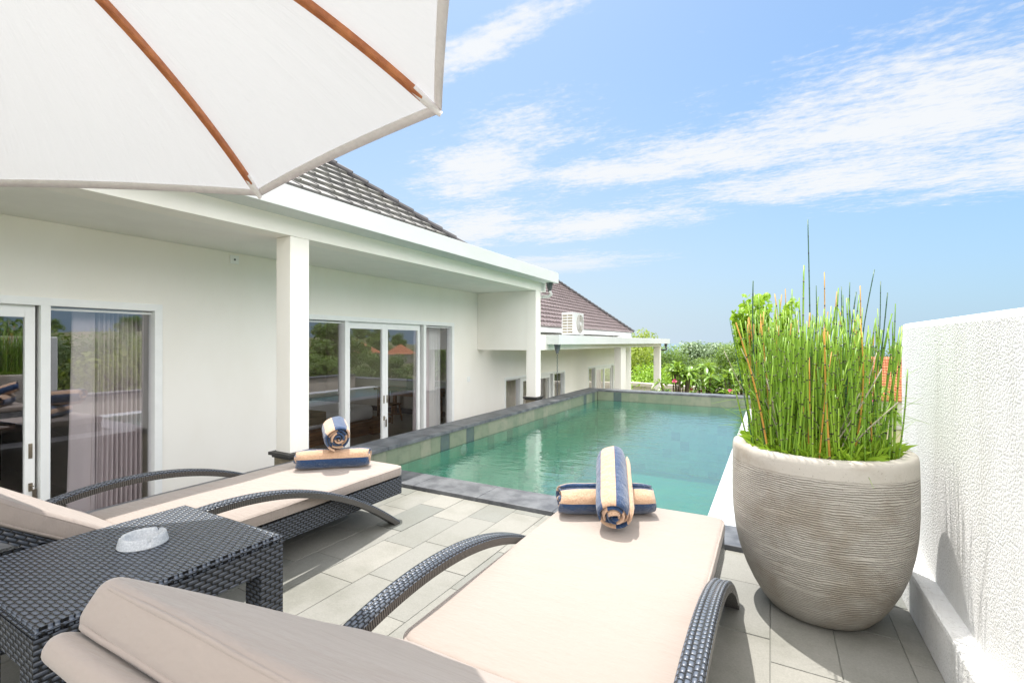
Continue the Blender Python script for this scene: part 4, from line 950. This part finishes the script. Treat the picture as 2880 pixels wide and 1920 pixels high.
for i in range(170):   # fine wiry side shoots
    a = rr.uniform(0, 6.283); e = rr.uniform(.15, .27); p = Vector((math.cos(a) * e, math.sin(a) * e, rr.uniform(.05, .4))); d = Vector((math.cos(a) + rr.uniform(-.5, .5), math.sin(a) + rr.uniform(-.5, .5), rr.uniform(-.3, .9))).normalized(); L = rr.uniform(.06, .2)
    q.tube([p, p + d * L * .5 + Vector((0, 0, .01)), p + d * L], [.0012, .001, .0004], 3, 0, rr.random(), cap=False)
tag(q.build('undergrowth', 'weed', reeds, tone=True), 'fine bright weeds and wiry shoots round the reed bases')

# ================================================================== LOUNGERS
CT = .32
def arm_curve(y): return .455 * (1 - abs((y - 1.22) / 1.135) ** 2.05) - .02
def make_lounger(x0, x1, lab, armlab=None):
    w2 = (x1 - x0) / 2; root = empty('sun_lounger', ((x0 + x1) / 2, 1.2, DZ), label=lab, cat='sun lounger', group='wicker sun loungers on the deck')
    cxx = 0; Z = lambda z: z - DZ
    Yl = lambda y: y - 1.2
    # seat frame
    q = MB()
    for xa, xb, ya, yb in ((-w2 + .005, -w2 + .05, .42, 2.44), (w2 - .05, w2 - .005, .42, 2.44), (-w2 + .05, w2 - .05, 2.395, 2.44), (-w2 + .05, w2 - .05, .42, .46)):
        q.box((xa, Yl(ya), Z(.135)), (xb, Yl(yb), Z(.247)))
    q.box((-w2 + .05, Yl(.95), Z(.21)), (w2 - .05, Yl(2.395), Z(.235)))
    # UV in metres along each side
    o = q.build('frame', 'weave_frame', root, uv=True)
    # arms: bowed side legs
    for sx in (-1, 1):
        q = MB(); n = 64; aw = .030; ax = sx * (w2 + .035); rows = []; uvr = []; top, side_o, bot = [], [], []
        s_acc = 0; prev = None; P_ = []
        for i in range(n + 1):
            y = .10 + 2.25 * i / n; P_.append(Vector((0, y, arm_curve(y) - 0)))
        for i in range(n + 1):
            d = (P_[min(i + 1, n)] - P_[max(i - 1, 0)]).normalized(); nn = Vector((0, -d.z, d.y)); p = P_[i]
            if prev is not None: s_acc += (p - prev).length
            prev = p; th = .034
            prf = [(-aw, -th), (-aw, -.006), (-aw * .93, -.001), (-aw * .78, .0035), (-aw * .45, .0035), (-aw * .1, .001), (aw * .1, .001), (aw * .45, .0035), (aw * .78, .0035), (aw * .93, -.001), (aw, -.006), (aw, -th), (-aw, -th)]
            rows.append([Vector((ax + a, Yl(p.y), Z(p.z))) + nn * h for a, h in prf]); cs = 0; ur = []
            for k, (a, h) in enumerate(prf):
                if k: cs += math.hypot(a - prf[k - 1][0], h - prf[k - 1][1])
                ur.append((s_acc, cs))
            uvr.append(ur)
        q.grid(rows, mi=lambda i, j: 0 if 1 <= j <= 9 else 1, uvs=uvr)
        q.face(list(reversed(rows[0][:-1])), 1); q.face(rows[-1][:-1], 1)
        a_o = q.build('side_arm', ['weave_arm', 'wrap_arm'], root, smooth=False, uv=True)
        # link lugs between arm and frame
        q = MB(); q.box((sx * (w2 - .002), Yl(.62), Z(.15)), (sx * (w2 + .012), Yl(.70), Z(.24))) if sx > 0 else q.box((sx * (w2 + .012), Yl(.62), Z(.15)), (sx * (w2 - .002), Yl(.70), Z(.24)))
        q.build('lug', 'metal', root)
    # backrest: local frame hinged at y=1.0
    ang = R(35); piv = Vector((0, Yl(1.0), Z(.255))); mt = Matrix.Translation(piv) @ Matrix.Rotation(-ang, 4, 'X') @ Matrix.Rotation(math.pi, 4, 'Z')
    # after rotation: local +y points to head end, +z is off the face
    q = MB()
    for xa, xb in ((-w2 + .01, -w2 + .055), (w2 - .055, w2 - .01)): q.box((xa, 0, -.060), (xb, .74, -.019), mat=mt)
    q.box((-w2 + .055, .70, -.060), (w2 - .055, .74, -.019), mat=mt); q.box((-w2 + .055, 0, -.045), (w2 - .055, .70, -.022), mat=mt)
    q.build('backrest_frame', 'weave_frame', root, uv=True)
    bc = slab('back_cushion', -w2 + .0, w2 - .0, -.035, .845, -.018, .060, .040, .024, 'fabric', root, puff=.010, mat=mt, wob=.004, seed=x0)
    mt2 = mt @ Matrix.Translation((0, .74, -.0)) @ Matrix.Rotation(R(0), 4, 'X')
    fl = slab('head_flap', -w2 + .01, w2 - .01, -.05, .135, -.054, -.0185, .055, .015, 'fabric', bc, puff=.002, mat=mt2, wob=.006, seed=x0 + 3)
    # seat cushion
    sc_ = slab('seat_cushion', -w2, w2, Yl(1.015), Yl(2.47), Z(.250), Z(CT - .004), .06, .024, 'fabric', root, puff=.006, wob=.003, seed=x0 + 9)
    def piping(ins, z, y0, y1, mtx, par):
        q = MB(); pts = []; hx = w2 - ins; cy = (y0 + y1) / 2; hy = (y1 - y0) / 2 - ins; r = .05
        for qd, (sx, sy) in enumerate(((1, 1), (-1, 1), (-1, -1), (1, -1))):
            for k in range(6): an = qd * math.pi / 2 + k / 5 * math.pi / 2; pts.append(Vector((sx * (hx - r) + r * math.cos(an), cy + sy * (hy - r) + r * math.sin(an), z)))
        out = []
        for i, p0 in enumerate(pts):
            p1 = pts[(i + 1) % len(pts)]; k = max(1, int((p1 - p0).length / .05))
            for g in range(k): out.append(p0.lerp(p1, g / k))
        out.append(out[0]); out = [Vector((a.x, a.y, a.z + .003 * mnoise.noise(Vector((a.x * 5, a.y * 5, x0))))) for a in out]
        if mtx is not None: out = [mtx @ a for a in out]
        q.tube(out, .0048, 6, cap=False); q.build('piping', 'fabric', par, smooth=True)
    piping(.006, Z(CT - .014), Yl(1.015), Yl(2.47), None, sc_); piping(.006, Z(.262), Yl(1.015), Yl(2.47), None, sc_)
    piping(.005, .046, -.035, .845, mt, bc); piping(.005, -.008, -.035, .845, mt, bc)
    # folding bracket under the backrest
    q = MB()
    for sx in (-1, 1):
        xx = sx * (w2 - .022); a0, a1 = Vector((xx, Yl(.645), Z(.447))), Vector((xx, Yl(.44), Z(.20))); d_ = (a1 - a0).normalized(); u_ = Vector((0, -d_.z, d_.y)) * .011
        q.face([a0 + u_ + Vector((.003, 0, 0)), a1 + u_ + Vector((.003, 0, 0)), a1 - u_ + Vector((.003, 0, 0)), a0 - u_ + Vector((.003, 0, 0))]); q.tube([a0, a1], .009, 4); q.tube([a0 - Vector((.012, 0, 0)), a0 + Vector((.012, 0, 0))], .016, 14); q.tube([a0 - Vector((.016, 0, 0)), a0 + Vector((.016, 0, 0))], .007, 10)
    q.build('support_bracket', 'metal', root, smooth=False)
    return root
lr = make_lounger(-.94, -.19, 'wicker sun lounger with cream cushion nearest the planter, bearing crossed towels')
ll = make_lounger(-2.96, -2.19, 'wicker sun lounger with cream cushion on the left beside the villa')

# ---------------------------------------------------------------- side table
TX0, TX1, TY0, TY1, TZ = -2.07, -1.455, .41, 1.036, .50
st = empty('side_table', ((TX0 + TX1) / 2, (TY0 + TY1) / 2, DZ), label='square dark wicker side table between the two loungers', cat='side table')
sp = lambda o: part(o, st)
q = MB(); q.box((TX0, TY0, TZ - .022), (TX1, TY1, TZ)); sp(q.build('table_top', 'weave_top', bevel=0, uv=True))
# bevelled uv top: rounded edge strip
o = st.children[-1]; bm = bmesh.new(); bm.from_mesh(o.data); bmesh.ops.remove_doubles(bm, verts=bm.verts, dist=1e-5); bmesh.ops.recalc_face_normals(bm, faces=bm.faces); bmesh.ops.bevel(bm, geom=list(bm.edges), offset=.009, segments=3, affect='EDGES'); bm.to_mesh(o.data); bm.free()
e = .003
q = MB()
q.box((TX0 + e + .08, TY0 + e, TZ - .105), (TX1 - e - .08, TY0 + e + .03, TZ - .0225)); q.box((TX0 + e + .08, TY1 - e - .03, TZ - .105), (TX1 - e - .08, TY1 - e, TZ - .0225))
q.box((TX0 + e, TY0 + e + .08, TZ - .105), (TX0 + e + .03, TY1 - e - .08, TZ - .0225)); q.box((TX1 - e - .03, TY0 + e + .08, TZ - .105), (TX1 - e, TY1 - e - .08, TZ - .0225))
sp(q.build('apron', 'weave_frame', uv=True))
for xa in (TX0 + e, TX1 - e - .08):
    for ya in (TY0 + e, TY1 - e - .08):
        q = MB(); q.box((xa, ya, DZ), (xa + .08, ya + .08, TZ - .0225)); sp(q.build('leg', 'weave_frame', uv=True))
# ashtray
ash = empty('ashtray', (-1.785, .765, TZ), R(20), label='round grey marble ashtray on the wicker side table', cat='ashtray')
q = MB(); n = 72; prof = [(.001, 0), (.066, 0), (.068, .003), (.062, .028), (.0605, .031), (.056, .032), (.052, .031), (.0505, .028), (.049, .012), (.046, .009), (.001, .009)]
rows = []
for r_, z_ in prof:
    row = []
    for k in range(n):
        a = 2 * math.pi * k / n; z = z_
        for na in (1.6, 3.7, 5.8):
            dd = abs((a - na + math.pi) % (2 * math.pi) - math.pi)
            if dd < .13 and z_ > .02: z = max(.018, z_ - .014 * math.cos(dd / .13 * math.pi / 2) ** .5)
        row.append((r_ * math.cos(a), r_ * math.sin(a), z))
    rows.append(row)
q.grid(rows, closed=True); q.build('bowl', 'stone_ash', ash, smooth=False, merge=True)

# ---------------------------------------------------------------- towels
def towel(lab, c, direction, tilt, L, Rr, seed, sq=.92, roll=0.0, stripe=.080, ref=157):
    """a striped bath towel really rolled up: an extruded spiral sheet"""
    rr = random.Random(seed); th = .0205; turns = Rr / th * .93; n = int(turns * 30); ts = []; s_ = 0; prev = None
    sec = []
    for i in range(n + 1):
        a = i / n * turns * 2 * math.pi; r = .006 + (Rr - th * .5 - .006) * i / n; r *= 1 + .06 * math.sin(2 * a + seed) * (i / n) + .035 * math.sin(3.3 * a + seed * 2)
        p = Vector((r * math.cos(a + roll), r * math.sin(a + roll) * sq, 0))
        if prev is not None: s_ += (p - prev).length
        prev = p; sec.append((p, a + roll, s_, i / n))
    q = MB(); rows = []; T = th * .47
    # profile of the sheet thickness across the axis: rounded end, outer face, rounded end, inner face
    for p, a, s_, f_ in sec:
        nrm = Vector((math.cos(a), math.sin(a) * sq, 0)).normalized(); sh = .010 * math.sin(f_ * 9 + seed) + .006 * math.sin(a * 2.3 + seed); shr = .010 * math.sin(f_ * 7 + seed * 3) + .005 * math.sin(a * 1.7)
        row = []; l0, l1 = -L / 2 + sh, L / 2 + shr; m_ = 14
        for k in range(m_ + 1):
            t_ = k / m_; x = l0 + (l1 - l0) * t_; edge = min(1, min(t_, 1 - t_) * 8); pr_ = T * (.25 + .75 * math.sqrt(edge)); wv_ = .0022 * mnoise.noise(Vector((x * 14, a * 1.5, seed))) if f_ > .75 else 0
            taper = 1 - .05 * (1 - edge); row.append(Vector((x, p.x * taper, p.y * taper)) + Vector((0, nrm.x, nrm.y)) * (pr_ + wv_))
        for k in range(m_, -1, -1):
            t_ = k / m_; x = l0 + (l1 - l0) * t_; edge = min(1, min(t_, 1 - t_) * 8); pr_ = T * (.25 + .75 * math.sqrt(edge)); taper = 1 - .05 * (1 - edge); row.append(Vector((x, p.x * taper, p.y * taper)) - Vector((0, nrm.x, nrm.y)) * pr_)
        rows.append(row)
    total = sec[-1][2]; a_end = sec[-1][1]; ra = R(ref); aref = ra + 2 * math.pi * math.floor((a_end - ra) / (2 * math.pi)); sref = min(sec, key=lambda e: abs(e[1] - aref))[2]; kinds = [(math.floor((e[2] - sref) / stripe) + 1) % 2 for e in sec]
    q.grid(rows, mi=lambda i, j: kinds[i], closed=True)
    q.face(rows[-1][::-1], kinds[-1]); q.face(rows[0], kinds[0])
    o = q.build('rolled_towel', ['t_peach', 't_blue'], smooth=True, merge=True)
    d = Vector(direction).normalized(); el = R(tilt); d = Vector((d.x * math.cos(el), d.y * math.cos(el), math.sin(el))); z = Vector((0, 0, 1)); yv = z.cross(d).normalized(); zv = d.cross(yv)
    o.matrix_world = Matrix(((d.x, yv.x, zv.x, c[0]), (d.y, yv.y, zv.y, c[1]), (d.z, yv.z, zv.z, c[2]), (0, 0, 0, 1)))
    return tag(o, lab, 'towel', 'rolled striped towels')
TR = .080
towel('striped towel roll lying flat across the left lounger, beneath another roll', (-2.55, 2.175, CT + TR * .88 - .002), (.75, .66, 0), 0, .455, TR, 1, roll=2.0, sq=.88, stripe=.067, ref=171)
towel('striped towel roll with its spiral end facing out, on top at the left lounger', (-2.60, 2.245, CT + TR * 1.76 + .078), (.80, -.60, 0), -4, .36, .090, 2, roll=3.9, sq=1.04, stripe=.07)
towel('striped towel roll lying flat across the right lounger, beneath another roll', (-.705, 2.225, CT + .072), (.87, .49, 0), 0, .44, .086, 3, roll=2.3, sq=.85, stripe=.070, ref=178)
towel('striped towel roll propped lengthwise on top at the right lounger', (-.65, 2.17, CT + .168), (.31, -.95, 0), -23, .43, .084, 4, roll=1.2, sq=.97, stripe=.070, ref=146)

# ---------------------------------------------------------------- parasol
n_ax = Vector((-.1242, .11, 1)).normalized()
Tk = {-2: (-.398, -.488, 2.229), -1: (-.338, .561, 2.121), 0: (-1.035, 1.335, 1.949), 1: (-2.081, 1.382, 1.814), 2: (-2.864, .673, 1.795), 3: (-2.925, -.376, 1.903), 4: (-2.228, -1.15, 2.075)}
Cc = Vector((-1.6312, .0924, 2.012)); Tk[5] = tuple(2 * Cc - Vector(Tk[1]))
Tk = {k: Vector(v) for k, v in Tk.items()}
def unproj_y(u, v, y): a = (u - 1176) / 1083; t_ = y / (.8763 + .4818 * a); return Vector(((-.4818 + .8763 * a) * t_, y, 1.15 + (787 - v) / 1083 * t_))
Tk[1] = unproj_y(598, 454, 1.382); Tk[0] = unproj_y(1013, 263, 1.335)
Ap = Vector((-1.6756, .1317, 2.369))
par = empty('parasol', (-1.63, .09, DZ), label='large white canvas parasol with teak ribs over the loungers', cat='parasol')
pq = lambda o: part(o, par)
def ribp(k, t_): T_ = Tk[k]; return T_ + (Ap - T_) * t_ + n_ax * .117 * 4 * t_ * (1 - t_)
ks = [-2, -1, 0, 1, 2, 3, 4, 5]
q = MB(); hem = MB()
for i, k in enumerate(ks):
    k2 = ks[(i + 1) % 8]; NW, NTt = 16, 22; rows = []; uvs = []
    for a in range(NTt + 1):
        t_ = a / NTt * .985; row = []; ur = []
        for c in range(NW + 1):
            w_ = c / NW; P0 = ribp(k, t_); P1 = ribp(k2, t_); m_ = 4 * w_ * (1 - w_)
            p = P0.lerp(P1, w_) + n_ax * .02; sag = (Ap - p) * .010 * m_ * (1 - t_) ** 2 - n_ax * .03 * m_ * (1 - t_) * t_ * 2
            p = p + sag + n_ax * .006 * mnoise.noise(Vector((w_ * 9 + i * 5, t_ * 2.5, 0))) * (1 if 0 < t_ else 0)
            row.append(p); ur.append((w_ + i, t_))
        rows.append(row); uvs.append(ur)
    q.grid(rows, uvs=uvs)
    # hem band hanging at the rim
    r0 = rows[0]; h2 = [p + (rows[1][c] - p).normalized() * .030 - n_ax * .006 for c, p in enumerate(r0)]; h1 = [p - n_ax * .010 - (rows[1][c] - p).normalized() * .003 for c, p in enumerate(r0)]
    hem.grid([[p + n_ax * .002 for p in r0], h1, h2])
pq(q.build('canopy', 'canvas', smooth=True, uv=True, merge=True)); pq(hem.build('hem', 'hem', smooth=True))
for i, k in enumerate(ks):
    q = MB(); wdir = n_ax.cross(Ap - Tk[k]).normalized() * .0125; pts = [ribp(k, .055 + .9 * j / 20) for j in range(21)]
    rows = []
    for p in pts: rows.append([p + wdir + n_ax * .010, p + wdir - n_ax * .012, p + wdir * .7 - n_ax * .016, p - wdir * .7 - n_ax * .016, p - wdir - n_ax * .012, p - wdir + n_ax * .010])
    q.grid(rows, closed=True); q.face(rows[0]); q.face(rows[-1][::-1]); pq(q.build('rib', 'teak'))
    q = MB(); p0, p1 = ribp(k, .075), Tk[k] - n_ax * .004
    q.tube([p0 - n_ax * .002, p0.lerp(p1, .5) - n_ax * .003, p1], [.016, .015, .010], 10); q.v = [tuple(Vector(v) + (n_ax * .004)) for v in q.v]; pq(q.build('tip_pocket', 'hem', smooth=True))
q = MB(); q.tube([(Ap.x, Ap.y, Ap.z + .03), (Cc.x + .02, Cc.y - .02, 1.2), (Cc.x + .04, Cc.y - .03, DZ + .05)], .024, 12); pq(q.build('pole', 'teak', smooth=True))
q = MB(); q.lathe([(.001, .05), (.2, .05), (.24, .04), (.25, 0)], 32, (Cc.x + .04, Cc.y - .03, DZ)); pq(q.build('base', 'dark_cap', smooth=True))
